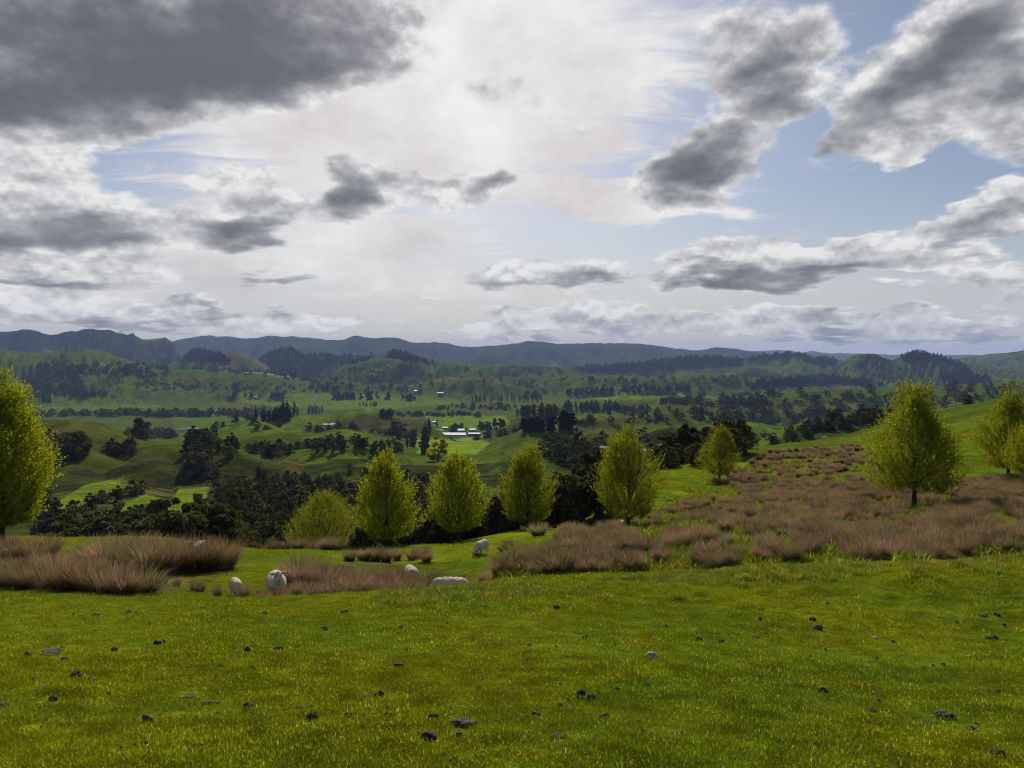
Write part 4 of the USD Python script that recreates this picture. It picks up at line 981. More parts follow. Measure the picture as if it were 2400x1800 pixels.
# shelter belts: (kind, n, px0, px1, base py0, base py1, size, name, label, group)
BELTS = [
    ('pine', 30, 770, 915, 934, 938, (20, 26), 'pine_tree', 'dark pine in the long row at the foot of the central hills', 'pine row at the foot of the central hills'),
    ('pine', 9, 935, 972, 937, 940, (18, 23), 'pine_tree', 'dark pine in the short row right of the long pine row', 'short pine row'),
    ('pine', 26, 173, 253, 925, 929, (13, 16), 'pine_tree', 'dark tree in the square block on the left plain', 'square block on the left plain'),
    ('pine', 14, 62, 119, 940, 944, (12, 16), 'pine_tree', 'dark tree in the low row beside the big left willow on the plain', 'low row on the left plain'),
    ('bush_far', 110, 80, 590, 970, 978, (12, 18), 'bush_tree', 'dark tree in the long belt across the left plain', 'long belt across the left plain'),
    ('poplar', 44, 585, 700, 968, 976, (17, 23), 'poplar_tree', 'grey-green poplar at the right end of the long belt', 'poplars at the end of the long belt'),
    ('poplar', 12, 722, 755, 966, 970, (18, 22), 'poplar_tree', 'grey-green poplar in the small square group on the plain', 'small poplar group'),
    ('pine', 22, 595, 682, 980, 988, (12, 17), 'pine_tree', 'dark tree in the clump below the poplars of the long belt', 'clump below the poplars'),
    ('bush_far', 34, 322, 408, 1020, 1029, (12, 15), 'bush_tree', 'dark green tree in the dense block beside the left farmstead', 'dense block beside the left farmstead'),
    ('pine', 40, 1321, 1438, 922, 928, (20, 27), 'pine_tree', 'dark pine in the belt on the right of the plain', 'pine belt right of the plain'),
    ('pine', 46, 1450, 1620, 914, 921, (17, 25), 'pine_tree', 'dark pine in the wood above the pale willow row', 'pine wood above the pale willows'),
    ('grey_willow', 28, 1450, 1655, 923, 928, (8, 11), 'willow_tree', 'pale rounded willow in the row below the pine wood', 'pale willow row'),
    ('pine', 44, 1323, 1453, 950, 972, (14, 19), 'pine_tree', 'dark pine in the belt that slants behind the green terrace', 'slanting pine belt'),
    ('bush_far', 16, 1450, 1518, 962, 970, (9, 13), 'bush_tree', 'dark tree in the clump right of the slanting pine belt', 'clump right of the slanting pines'),
    ('yellow_poplar', 46, 1211, 1319, 972, 980, (15, 19), 'poplar_tree', 'yellow-green poplar in the tall pale block in mid valley', 'yellow poplar block'),
    ('pine', 24, 1207, 1300, 1006, 1014, (8, 12), 'pine_tree', 'dark tree in the row below the yellow poplar block', 'dark row below the yellow poplars'),
    ('bush_far', 30, 1547, 1648, 938, 948, (9, 13), 'bush_tree', 'dark tree in the grove on the brown terrace', 'grove on the brown terrace'),
    ('bush_far', 28, 1692, 1797, 940, 949, (10, 14), 'bush_tree', 'dark tree in the grove left of the scattered slope', 'grove left of the scattered slope'),
    ('poplar', 52, 1106, 1270, 934, 944, (15, 22), 'poplar_tree', 'grey poplar in the bare-looking row across mid valley', 'grey poplars across mid valley'),
    ('bush_far', 5, 1230, 1262, 930, 934, (24, 30), 'bush_tree', 'big rounded dark tree behind the grey poplars', 'rounded trees behind the grey poplars'),
    ('grey_willow', 58, 890, 1124, 971, 978, (8, 12), 'willow_tree', 'grey-green willow in the line along the valley stream', 'willow line along the stream'),
    ('grey_willow', 56, 1016, 1210, 948, 962, (7, 11), 'willow_tree', 'grey-green willow in the loose grove in mid valley', 'loose willow grove in mid valley'),
    ('bush_far', 4, 1058, 1082, 1010, 1014, (13, 17), 'bush_tree', 'dark tree behind the white farm shed', 'dark trees behind the white shed'),
    ('pine', 14, 1124, 1180, 1002, 1008, (13, 17), 'pine_tree', 'dark pine right of the farm sheds', 'pines right of the farm sheds'),
    ('poplar', 11, 950, 977, 1038, 1050, (13, 18), 'poplar_tree', 'slim poplar left of the bright green paddock', 'poplars left of the bright paddock'),
    ('poplar', 4, 987, 1006, 1060, 1066, (17, 21), 'poplar_tree', 'dark slim poplar at the near corner of the bright paddock', 'poplars at the paddock corner'),
    ('poplar', 5, 998, 1014, 1010, 1016, (17, 21), 'poplar_tree', 'slim poplar up the drive from the farm sheds', 'poplars along the farm drive'),
    ('poplar', 2, 1022, 1031, 1001, 1004, (14, 17), 'poplar_tree', 'slim poplar standing behind the farm drive', 'poplars behind the farm drive'),
    ('bush_far', 3, 910, 940, 1026, 1030, (20, 25), 'bush_tree', 'big round dark green tree left of the slim poplars', 'big round trees left of the poplars'),
    ('yellow_willow', 4, 908, 940, 1034, 1038, (6, 8), 'willow_tree', 'small pale rounded tree under the big round dark trees', 'small pale trees under the round ones'),
    ('yellow_willow', 64, 322, 500, 893, 914, (13, 18), 'willow_tree', 'bright yellow-green tree in the grove on the far left hill', 'yellow grove on the far left hill'),
    ('yellow_willow', 20, 506, 640, 900, 914, (12, 16), 'willow_tree', 'pale yellow-green tree strewn right of the yellow grove', 'strewn pale trees right of the yellow grove'),
    ('bush_far', 12, 278, 315, 864, 876, (16, 22), 'bush_tree', 'dark tree in the small wood above the yellow grove', 'small wood above the yellow grove'),
    ('yellow_willow', 14, 858, 890, 868, 888, (15, 20), 'willow_tree', 'pale green tree in the grove on the central hill', 'pale grove on the central hill'),
    ('grey_willow', 40, 640, 1000, 905, 922, (9, 14), 'willow_tree', 'grey-green willow strewn along the foot of the central hills', 'willows along the foot of the central hills'),
    ('pine', 10, 632, 665, 928, 934, (15, 20), 'pine_tree', 'dark tree in the knot left of the long pine row', 'knot left of the pine row'),
    ('pine', 12, 535, 610, 928, 936, (13, 18), 'pine_tree', 'dark tree sheltering the far farmstead', 'trees sheltering the far farmstead'),
    ('pine', 8, 1315, 1345, 1005, 1014, (13, 17), 'pine_tree', 'dark tree in the square knot on the terrace edge', 'square knot on the terrace edge'),
    ('pine', 7, 842, 884, 950, 953, (12, 15), 'pine_tree', 'green tree in the short row alone in the wide paddock', 'short row alone in the paddock'),
]
for kind, n, a0, a1, b0, b1, size, name, label, group in BELTS:
    stand(kind, by_view(n, [(a0, b0), (a1, b0), (a1, b1), (a0, b1)], 1000 if b1 < 1000 else 150, 9000), size, name, label, 'tree', group)
one = hit([1027], [1080])
stand('yellow_willow', one, (15, 15.1), 'willow_tree', 'single rounded pale willow at the near edge of the bright paddock', 'tree', '')
one = at(2267, 972, 170)
stand('bush_near', np.array([[one[0], one[1], float(height(one[0], one[1])[0])]]), (2.4, 2.5), 'bush_tree', 'small lone dark bush on the bright ridge near the right edge', 'tree', '')

# things first: the nearest, at most 290 of one name; the rest of the wood is one object each
order = sorted(range(len(FOREST_LIST)), key=lambda i: -FOREST_LIST[i][2] / FOREST_LIST[i][1][1])
made, rest = {}, {}
for i in order:
    kind, p, s, w, rz, which, name, label, cat, group, as_thing = FOREST_LIST[i]
    if as_thing and label and made.get(name, 0) < 290:
        made[name] = made.get(name, 0) + 1
        copy_of(KIND[kind][which], name, label, cat, group or None, p, rz, (s * w, s * w, s))
    else:
        rest.setdefault(kind, []).append((p, s, w, rz, which))
STUFF = {'bush_far': ('far_bush', 'dark far-off trees and scrub dotted over the hills', 'bush'), 'bush_mid': ('gully_bush', 'dark bush filling the rest of the gully', 'bush'), 'pine': ('far_pine_forest', 'dark pine plantations covering parts of the far hills', 'forest'),
         'bush_near': ('undergrowth', 'dark scrub in the near gully', 'bush'), 'grey_willow': ('far_willows', 'grey-green willows along the valley', 'trees'), 'yellow_willow': ('far_yellow_trees', 'yellow-green trees on far hills', 'trees'), 'poplar': ('far_poplars', 'grey poplars in the valley', 'trees')}
for kind, L in rest.items():
    nm, label, cat = STUFF[kind]
    sc = np.array([[s * w, s * w, s] for _, s, w, _, _ in L])
    scatter(nm, KIND[kind], [x[0] for x in L], [x[4] for x in L], [x[3] for x in L], sc, label, cat)

# ------------------------------------------------------------------ rushes
def rush_mesh(seed, n=850, h=1.0, spread=.34, dead=.12, red=.7):
    """A clump of rushes: thin stems leaning outwards, dark at the base, reddish and fuzzy at the top."""
    r = np.random.default_rng(seed)
    a = r.uniform(0, 2 * math.pi, n)
    rb = spread * .55 * np.sqrt(r.uniform(0, 1, n))
    L = h * r.uniform(.55, 1.05, n) * (1 - .25 * (rb / spread))
    lean = r.uniform(.05, .5, n) + .45 * rb / spread
    broken = r.uniform(0, 1, n) < dead
    lean = np.where(broken, lean + r.uniform(.5, 1.3, n), lean)
    a2 = a + r.normal(0, .5, n)
    f = np.array([0, .35, .7, 1.0])
    bend = f ** 1.7
    x = (rb * np.cos(a))[:, None] + (L * np.sin(np.minimum(lean, 1.35)) * np.cos(a2))[:, None] * bend
    y = (rb * np.sin(a))[:, None] + (L * np.sin(np.minimum(lean, 1.35)) * np.sin(a2))[:, None] * bend
    z = (L * np.cos(np.minimum(lean, 1.35)))[:, None] * f - .06
    c = np.stack([x, y, z], -1)
    side = np.stack([-np.sin(a2 + r.uniform(0, 3, n)), np.cos(a2), 0 * a2], -1)
    w = .0048 * r.uniform(.7, 1.4, n)[:, None] * np.array([1, .95, .8, .45])[None]
    l_, r_ = c - side[:, None] * w[..., None], c + side[:, None] * w[..., None]
    v = np.stack([l_, r_], 2).reshape(n, 8, 3)
    b = np.arange(n)[:, None, None] * 8
    q = np.array([[0, 1, 3], [0, 3, 2], [2, 3, 5], [2, 5, 4], [4, 5, 7], [4, 7, 6]])
    faces_ = (b + q[None]).reshape(-1, 3)
    kind = r.uniform(0, 1, n)
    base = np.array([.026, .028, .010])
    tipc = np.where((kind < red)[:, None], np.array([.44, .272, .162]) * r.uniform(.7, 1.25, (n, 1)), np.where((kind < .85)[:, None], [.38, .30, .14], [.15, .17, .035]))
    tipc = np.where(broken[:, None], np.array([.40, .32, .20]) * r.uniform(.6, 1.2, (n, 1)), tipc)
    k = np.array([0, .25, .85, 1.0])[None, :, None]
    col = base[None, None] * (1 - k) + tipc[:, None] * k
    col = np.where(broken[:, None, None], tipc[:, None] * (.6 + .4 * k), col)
    return v.reshape(-1, 3), faces_, np.repeat(col, 2, axis=1).reshape(-1, 3)


def tinted_mesh(path, v, f, col, mat):
    m = usdkit.mesh(stage, path, (v, f), mat)
    UsdGeom.PrimvarsAPI(m).CreatePrimvar('tint', Sdf.ValueTypeNames.Color3fArray, 'vertex').Set(Vt.Vec3fArray.FromNumpy(col.astype(np.float32)))
    return m


RUSH = []
for i in range(7):
    p = proto_class('rush_clump')
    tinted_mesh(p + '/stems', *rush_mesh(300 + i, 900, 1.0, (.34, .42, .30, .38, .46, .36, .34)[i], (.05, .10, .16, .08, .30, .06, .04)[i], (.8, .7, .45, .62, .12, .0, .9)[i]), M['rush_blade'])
    RUSH.append(p)


def ground(p):
    return np.column_stack([p[:, 0], p[:, 1], height(p[:, 0], p[:, 1])])


def pick(poly, n, d0, d1, gap):
    p = by_view(n * 4, poly, d0, d1)
    out = []
    for q in p:
        if all((q[0] - o[0]) ** 2 + (q[1] - o[1]) ** 2 > (gap * (.5 + q[1] / 60)) ** 2 for o in out):
            out.append(q)
        if len(out) >= n:
            break
    return np.array(out).reshape(-1, 3)


RUSH_TAKEN = []


def rushes(pts, size, label, group, widen=(1.0, 1.4)):
    for q in pts:
        s = rng.uniform(*size)
        w = s * rng.uniform(*widen)
        RUSH_TAKEN.append(q[:2])
        copy_of(RUSH[rng.integers(0, 7)], 'rush_clump', label, 'rush clump', group, q, rng.uniform(0, 6.28), (w, w, s), (rng.normal(0, 4), rng.normal(0, 4)))


def spots(L):
    """Base points given as (px, py, forward)."""
    return np.array([[*at(px, py, D)[:2], float(height(*at(px, py, D)[:2])[0]) - .03] for px, py, D in L])


# the big clumps on the left
rushes(spots([(250, 1348, 27), (300, 1352, 26.5), (345, 1356, 26), (390, 1356, 26.4), (440, 1350, 27), (485, 1345, 27.4), (520, 1340, 28), (270, 1330, 28.5), (330, 1332, 29), (400, 1330, 29.4), (460, 1326, 30), (215, 1345, 28)]), (1.35, 1.6),
       'tall red-brown rush clump in the biggest bank, on the left above the lone lamb', 'rushes of the biggest bank on the left', (1.0, 1.3))
rushes(spots([(20, 1385, 21.5), (60, 1392, 21), (105, 1395, 21), (150, 1400, 20.6), (195, 1402, 20.6), (240, 1405, 20.4), (290, 1410, 20.2), (335, 1405, 20.8), (130, 1375, 23), (200, 1378, 23), (265, 1380, 23), (50, 1370, 24), (0, 1370, 24), (170, 1362, 25), (100, 1362, 25)]), (.85, 1.15),
       'red-brown rush clump with dark foot in the front left bank', 'rushes of the front left bank', (1.0, 1.35))
rushes(spots([(30, 1330, 30), (75, 1325, 30), (10, 1315, 32), (110, 1315, 33)]), (1.0, 1.25), 'red-brown rush clump at the left edge under the big willow', 'rushes at the left edge')
rushes(spots([(372, 1398, 22.6), (380, 1390, 23.4), (455, 1395, 22.4), (470, 1400, 22), (415, 1390, 23.2)]), (.38, .5), 'small tuft of rush standing alone in the grass left of the lamb', 'small rush tufts left of the lamb', (.8, 1.0))
rushes(spots([(510, 1410, 20.8)]), (.55, .56), 'dark-footed rush tuft just left of the lone lamb', None, (.6, .65))
rushes(spots([(572, 1410, 20.6)]), (.62, .63), 'dark-footed rush tuft between the lone lamb and the ewe', None, (.65, .7))
rushes(spots([(612, 1412, 20.1), (635, 1414, 19.9), (660, 1414, 19.9), (648, 1405, 20.3)]), (.36, .46), 'low dry rush in front of the ewe', 'rushes in front of the ewe')
rushes(spots([(690, 1400, 20.8), (715, 1405, 20.4), (745, 1400, 20.8), (775, 1402, 20.6), (805, 1405, 20.3), (835, 1400, 20.8), (865, 1400, 20.8), (895, 1398, 21), (925, 1397, 21.2), (955, 1395, 21.3), (985, 1393, 21.5)]), (.55, .8), 'arching red-brown rush clump in the front row right of the ewe', 'front row of rushes right of the ewe')
rushes(spots([(690, 1370, 24), (725, 1365, 24), (765, 1368, 24), (800, 1362, 24.6), (840, 1366, 24.2), (880, 1366, 24.6), (915, 1370, 24), (945, 1372, 24.5), (975, 1374, 25), (1010, 1375, 25), (1040, 1375, 26), (1075, 1375, 26), (700, 1350, 26), (745, 1345, 27), (790, 1345, 27), (840, 1345, 27.5), (890, 1348, 28), (930, 1355, 28), (1000, 1360, 28)]), (.8, 1.1), 'red-brown rush clump in the second row right of the ewe', 'second row of rushes right of the ewe')
rushes(spots([(855, 1310, 35), (880, 1312, 35), (905, 1312, 35), (930, 1310, 36), (965, 1308, 36), (985, 1306, 37), (1000, 1312, 35), (820, 1316, 34)]), (.6, .85), 'olive-brown rush tuft on the edge of the paddock under the first willow', 'rush tufts under the first willow')
rushes(spots([(640, 1295, 41), (670, 1297, 41), (700, 1297, 41), (768, 1297, 41), (788, 1297, 41), (750, 1294, 42)]), (.7, 1.0), 'red-brown rush clump on the gully edge behind the paddock', 'rushes on the gully edge')
rushes(spots([(1133, 1352, 27.6)]), (.85, .86), 'single upright brown rush tuft below the grazing lamb', None, (.6, .65))
rushes(spots([(1170, 1335, 29.4), (1180, 1300, 36), (1195, 1297, 37), (1168, 1325, 31)]), (.45, .7), 'straw-tipped rush tuft right of the grazing lamb', 'rush tufts right of the grazing lamb')
rushes(spots([(1120, 1303, 34.6)]), (.32, .33), 'little dark rush tuft at the grazing lamb\'s mouth', None)
rushes(spots([(1262, 1264, 47)]), (1.0, 1.01), 'dark-footed rush clump at the foot of the slim willow', None)
rushes(pick([(1195, 1330), (1300, 1290), (1420, 1300), (1440, 1345), (1330, 1372), (1190, 1376)], 26, 21, 36, .55), (.6, 1.05), 'red-brown rush clump in the hollow below the slim willow', 'rushes in the hollow')
rushes(pick([(1440, 1330), (1500, 1300), (1800, 1290), (2150, 1270), (2420, 1240), (2420, 1300), (2100, 1318), (1800, 1330), (1500, 1348)], 36, 21, 46, .9), (.6, 1.05), 'red-brown rush clump just behind the right foreground edge', 'rushes behind the foreground edge')
rushes(pick([(1270, 1275), (1420, 1240), (1600, 1215), (1900, 1190), (2400, 1180), (2420, 1240), (2100, 1270), (1700, 1300), (1300, 1310)], 56, 24, 75, 1.0), (.6, 1.1), 'red-brown rush clump in the wide bank around the largest willow', 'rushes around the largest willow')
p = by_view(2000, [(1290, 1310), (1290, 1260), (1400, 1235), (1560, 1205), (1640, 1150), (1790, 1062), (2000, 1048), (2110, 1080), (2180, 1130), (2400, 1160), (2420, 1310), (2100, 1322), (1700, 1340), (1400, 1345)], 22, 160)
ok = (noise2(p[:, 0], p[:, 1], 8.0, 3, 61) > .44) & (noise2(p[:, 0], p[:, 1], 2.6, 2, 62) > .46)
px_, py_ = project(p[:, 0], p[:, 1], p[:, 2])
ok &= ~in_poly(px_, py_, [(2250, 1225), (2420, 1212), (2420, 1262), (2280, 1262)]) & ~in_poly(px_, py_, [(1800, 1105), (1930, 1105), (1940, 1140), (1830, 1140)]) & ~in_poly(px_, py_, [(1460, 1120), (1640, 1105), (1700, 1150), (1600, 1190), (1480, 1190)])
p = p[ok]
s = rng.uniform(.35, 1.0, len(p)) * (.7 + .6 * noise2(p[:, 0], p[:, 1], 5.0, 2, 63))
scatter('rush_bank', RUSH, np.column_stack([p[:, :2], p[:, 2] - .03]), rng.integers(0, 7, len(p)), rng.uniform(0, 6.28, len(p)), np.column_stack([s * 1.15, s * 1.15, s]), 'red-brown rushes covering the slope on the right up to the meadow', 'rushes')

p = by_view(1500, [(1690, 1125), (1780, 1062), (1990, 1042), (2120, 1085), (2200, 1145), (2330, 1120), (2420, 1130), (2420, 1180), (2050, 1190), (1900, 1180), (1760, 1180)], 45, 170)
p = p[(noise2(p[:, 0], p[:, 1], 9.0, 3, 66) > .42) & (noise2(p[:, 0], p[:, 1], 3.0, 2, 67) > .38)]
s = rng.uniform(.35, .95, len(p))
scatter('upper_rushes', RUSH, np.column_stack([p[:, :2], p[:, 2] - .03]), rng.integers(0, 7, len(p)), rng.uniform(0, 6.28, len(p)), np.column_stack([s * 1.2, s * 1.2, s]), 'brown rushes scattered up the right slope towards the bright meadow', 'rushes')
p = by_view(1600, [(1190, 1370), (1210, 1290), (1400, 1245), (1640, 1140), (1790, 1060), (2100, 1080), (2400, 1170), (2420, 1310), (2100, 1322), (1700, 1342), (1400, 1360)], 21, 150)
s = rng.uniform(1.4, 3.0, len(p)) * np.interp(p[:, 1], [20, 60, 150], [1, 1.4, 1.8])
RANK_AT = (p, s)

# ------------------------------------------------------------------ grass
def tuft_mesh(seed, n=70, span=.13, h=(.022, .06), w=.0022, dry=.07):
    r = np.random.default_rng(seed)
    a = r.uniform(0, 2 * math.pi, n)
    p = np.stack([r.uniform(-span, span, n), r.uniform(-span, span, n), np.full(n, -.006)], -1)
    L = r.uniform(*h, n)
    ln = r.uniform(.15, 1.1, n)
    d = np.stack([np.sin(ln) * np.cos(a), np.sin(ln) * np.sin(a), np.cos(ln)], -1)
    side = np.stack([-np.sin(a), np.cos(a), 0 * a], -1) * (w * r.uniform(.7, 1.5, n))[:, None]
    mid = p + d * (L * .55)[:, None]
    tip = p + d * L[:, None] + np.stack([np.cos(a), np.sin(a), -.4 + 0 * a], -1) * (L * .22)[:, None]
    v = np.stack([p - side, p + side, mid + side * .8, mid - side * .8, tip], 1).reshape(-1, 3)
    b = np.arange(n)[:, None] * 5
    f = np.vstack([b + [0, 1, 2], b + [0, 2, 3], b + [3, 2, 4]])
    g = np.array([.170, .192, .008]) * r.uniform(.6, 1.35, (n, 1)) * (1 + np.column_stack([r.uniform(-.15, .25, n), np.zeros(n), np.zeros(n)]))
    g = np.where((r.uniform(0, 1, n) < dry)[:, None], np.array([.34, .29, .13]) * r.uniform(.7, 1.2, (n, 1)), g)
    return v, f, np.repeat(g, 5, 0)


DUNG_BIG = [  # px, py, half width px, half height px, material, pieces, label
    (63, 1537, 9, 6, 'dung', 1, 'dark dung clod left of the flat grey patch in the left foreground'),
    (112, 1531, 26, 6, 'dry_dung', 4, 'flat grey crumbled dung patch in the left foreground'),
    (369, 1507, 8, 5, 'dung', 1, 'dark dung clod high in the left foreground below the front rush bank'),
    (353, 1553, 10, 6, 'dung', 2, 'dark broken dung in the middle of the left foreground'),
    (179, 1586, 11, 8, 'dung', 1, 'round black dung clod, left of a pair in the left foreground'),
    (208, 1597, 12, 7, 'dung', 2, 'black dung clod, right of a pair in the left foreground'),
    (107, 1652, 13, 6, 'dung', 2, 'dark dung clod at the left, below the stick'),
    (125, 1640, 8, 6, 'dung', 1, 'small dark clod touching upper right of the one below the stick'),
    (14, 1653, 16, 6, 'dry_dung', 3, 'grey-brown flat dung at the left picture edge'),
    (430, 1633, 20, 5, 'dry_dung', 3, 'long flat grey dung left of its darker neighbour'),
    (499, 1646, 18, 6, 'dung', 3, 'long dark dung right of the flat grey one'),
    (582, 1658, 13, 8, 'dung', 1, 'black dung clod right of the long dark dung'),
    (351, 1683, 18, 11, 'dung', 2, 'biggest dark clod of the left foreground'),
    (704, 1661, 14, 8, 'dry_dung', 3, 'grey stony heap above the pale topped clods'),
    (732, 1684, 13, 14, 'dry_dung', 4, 'stack of grey clods with a pale top'),
    (463, 1755, 11, 9, 'dung', 2, 'dark clod at the lower edge below the pale stick'),
    (284, 1776, 12, 6, 'dry_dung', 2, 'grey flat clod near the lower left edge'),
    (580, 1527, 6, 8, 'dung', 1, 'upright little black clod left of a pair, mid left'),
    (653, 1523, 10, 6, 'dung', 1, 'black clod below the ewe, beside a smaller one'),
    (894, 1632, 15, 11, 'dung', 3, 'big black broken clod left of the picture centre'),
    (816, 1677, 11, 11, 'dung', 2, 'dark clod below and left of the big black one'),
    (910, 1678, 12, 8, 'dry_dung', 2, 'grey clod below the big black one'),
    (1015, 1683, 11, 11, 'dung', 3, 'dark crumbled clod left of the wide grey patch'),
    (1088, 1696, 28, 13, 'dry_dung', 9, 'wide crumbled grey and black dung patch near the lower centre'),
    (1066, 1722, 18, 9, 'dung', 3, 'dark lumpy dung under the wide crumbled patch'),
    (1004, 1734, 15, 13, 'dung', 1, 'black pointed clod near the lower centre'),
    (1062, 1785, 13, 10, 'dung', 2, 'dark round clod at the lower edge of the centre'),
    (854, 1705, 11, 8, 'dung', 2, 'dark clod left of the black pointed one'),
    (936, 1563, 10, 6, 'dung', 1, 'black clod in the grass above the centre'),
    (1254, 1676, 12, 7, 'dung', 2, 'black clod with a white stone at its left'),
    (1362, 1629, 10, 9, 'dung', 1, 'round black clod touching the grey one right of centre'),
    (1382, 1637, 11, 10, 'dry_dung', 2, 'grey lump touching the round black clod right of centre'),
    (1442, 1618, 10, 7, 'dung', 2, 'black clod alone in dark grass right of centre'),
    (1417, 1681, 15, 8, 'dry_dung', 3, 'grey-brown dry dung right of the black clod and white stone'),
    (1312, 1727, 17, 6, 'dry_dung', 4, 'row of small grey crumbs near the lower centre right'),
    (1527, 1540, 12, 8, 'pale_stone', 1, 'pale brownish stone right of centre'),
    (1308, 1424, 11, 6, 'dung', 2, 'black clod close to the foreground edge right of the lying sheep'),
    (1766, 1493, 14, 5, 'dry_dung', 2, 'long dark grey clod in the upper right foreground'),
    (1918, 1472, 9, 6, 'dry_dung', 1, 'grey stone-like clod below the bare-trunk willow'),
    (1929, 1622, 10, 8, 'dung', 1, 'round black clod alone in the right foreground'),
    (2039, 1670, 14, 10, 'dry_dung', 2, 'brown-grey clod with shaded underside in the right foreground'),
    (2088, 1577, 17, 6, 'dry_dung', 3, 'flat grey dung above the brown-grey clod on the right'),
    (2205, 1679, 24, 9, 'dung', 4, 'longest dark broken dung at the right'),
    (2170, 1698, 11, 6, 'dry_dung', 1, 'pale brown clod below the longest broken dung'),
    (2276, 1708, 17, 7, 'dung', 2, 'flat brown dung right of the pale brown clod'),
    (2323, 1767, 21, 14, 'dung', 2, 'largest dark clod in the lower right corner'),
    (1996, 1772, 13, 9, 'dung', 2, 'dark clod with pale crust at the lower right'),
    (1714, 1781, 12, 8, 'dung', 2, 'dark clod at the lower edge, right of centre'),
    (1737, 1761, 8, 6, 'dung', 1, 'small dark clod above the one at the lower edge, right of centre'),
    (2302, 1443, 17, 6, 'dung', 2, 'long black dung near the right end of the foreground edge'),
    (2321, 1496, 17, 5, 'dung', 3, 'brown broken dung below the long black one at the right'),
    (1790, 1583, 11, 7, 'dry_dung', 2, 'grey-brown clod beside a straw wisp, right of centre'),
]
DUNG_SMALL = [(146, 1519), (112, 1545), (221, 1482), (268, 1525), (295, 1510), (696, 1518), (555, 1466), (353, 1465), (476, 1428), (302, 1437), (747, 1551), (647, 1574), (517, 1566), (255, 1632), (727, 1661), (669, 1669), (535, 1700), (282, 1757), (168, 1742), (116, 1759), (251, 1771), (568, 1771), (627, 1783), (42, 1708), (78, 1597),
              (872, 1416), (807, 1437), (1138, 1423), (1046, 1446), (937, 1473), (1241, 1515), (1301, 1518), (1371, 1496), (1330, 1542), (1248, 1556), (1277, 1558), (813, 1566), (914, 1548), (1239, 1583), (1127, 1592), (1169, 1616), (1313, 1609), (1516, 1609), (1503, 1593), (1332, 1645), (1312, 1657), (849, 1645), (1149, 1792), (981, 1713), (1395, 1734),
              (1783, 1432), (1940, 1418), (1757, 1561), (1710, 1570), (2061, 1648), (2139, 1718), (1857, 1780), (1600, 1722), (1956, 1657), (2120, 1740), (2210, 1560), (2370, 1620), (1640, 1500), (1560, 1470), (1690, 1650), (1480, 1760), (760, 1740), (180, 1690), (420, 1590), (620, 1440), (1900, 1540), (2240, 1460)]
extra = np.random.default_rng(77)
DUNG_SMALL = DUNG_SMALL + [(extra.uniform(20, 2380), 1420 + 370 * extra.uniform(0, 1) ** .8) for _ in range(110)]
GRASS = []
for i in range(6):
    p = proto_class('grass_patch')
    tinted_mesh(p + '/blades', *tuft_mesh(400 + i, 90, .15, ((.015, .035), (.015, .03), (.018, .04), (.012, .03), (.02, .05), (.015, .035))[i], .0026, (.06, .08, .06, .14, .06, .10)[i]), M['grass_blade'])
    GRASS.append(p)
LONG = []
for i in range(3):
    p = proto_class('long_grass')
    tinted_mesh(p + '/blades', *tuft_mesh(420 + i, 150, .12, (.07, .17), .0035, .22), M['grass_blade'])
    LONG.append(p)


p, s = RANK_AT
scatter('rank_grass', LONG, ground(p), rng.integers(0, 3, len(p)), rng.uniform(0, 6.28, len(p)), np.column_stack([s * 1.3, s * 1.3, s]), 'rough olive and straw grass between the rushes on the right slope', 'grass')


def field(n, D0, D1, pw=1.0):
    D = D0 * (D1 / D0) ** rng.uniform(0, 1, n) if pw == 0 else (rng.uniform(D0 ** pw, D1 ** pw, n)) ** (1 / pw)
    u = rng.uniform(-.735, .735, n)
    return np.column_stack([u * D, D])


g = np.vstack([field(15000, 4.2, 10, 1.6), field(17000, 10, 21.5, 1.8), field(9000, 21.5, 48, 1.7)])
keep = np.ones(len(g), bool)
gpx, gpy = project(g[:, 0], g[:, 1], height(g[:, 0], g[:, 1]))
for P in RUSH_POLYS:
    keep &= ~(in_poly(gpx, gpy, P) & (g[:, 1] > 21.5))
dq = hit(*np.array([(b[0], b[1] + b[3] * .5) for b in DUNG_BIG] + DUNG_SMALL).T)
dr = np.array([b[2] * 1.3 * q[1] / F_PX for b, q in zip(DUNG_BIG, dq)] + [8 * q[1] / F_PX for q in dq[len(DUNG_BIG):]])
near_d, near_i = cKDTree(dq[:, :2]).query(g)
keep &= near_d > dr[near_i] * 1.0 + .07
g = g[keep]
gz = height(g[:, 0], g[:, 1])
nn = noise2(g[:, 0], g[:, 1], 1.1, 3, 71)
sc = rng.uniform(.7, 1.2, len(g)) * (.42 + 1.25 * nn) * np.interp(g[:, 1], [4, 10, 22, 48], [.9, 1.05, 1.5, 2.1])
scatter('grass', GRASS, np.column_stack([g, gz]), rng.integers(0, 6, len(g)), rng.uniform(0, 6.28, len(g)), np.column_stack([np.maximum(sc, 1), np.maximum(sc, 1), sc]), 'short grazed grass of the sheep paddock', 'grass')
lp = []
for _ in range(1500):
    px = rng.uniform(880, 2420)
    py = np.interp(px, [880, 1200, 1500, 1800, 2100, 2420], [1396, 1374, 1354, 1337, 1324, 1308]) + abs(rng.normal(0, 11))
    lp.append((px, py))
lp = hit(*np.array(lp).T)
lp = lp[~np.isnan(lp[:, 0]) & (lp[:, 1] < 22)]
lp = lp[noise2(lp[:, 0], lp[:, 1], 1.4, 3, 75) > .42]
s = rng.uniform(.6, 1.15, len(lp))
scatter('lip_grass', LONG, ground(lp), rng.integers(0, 3, len(lp)), rng.uniform(0, 6.28, len(lp)), s, 'longer yellowish grass along the edge of the foreground slope', 'grass')
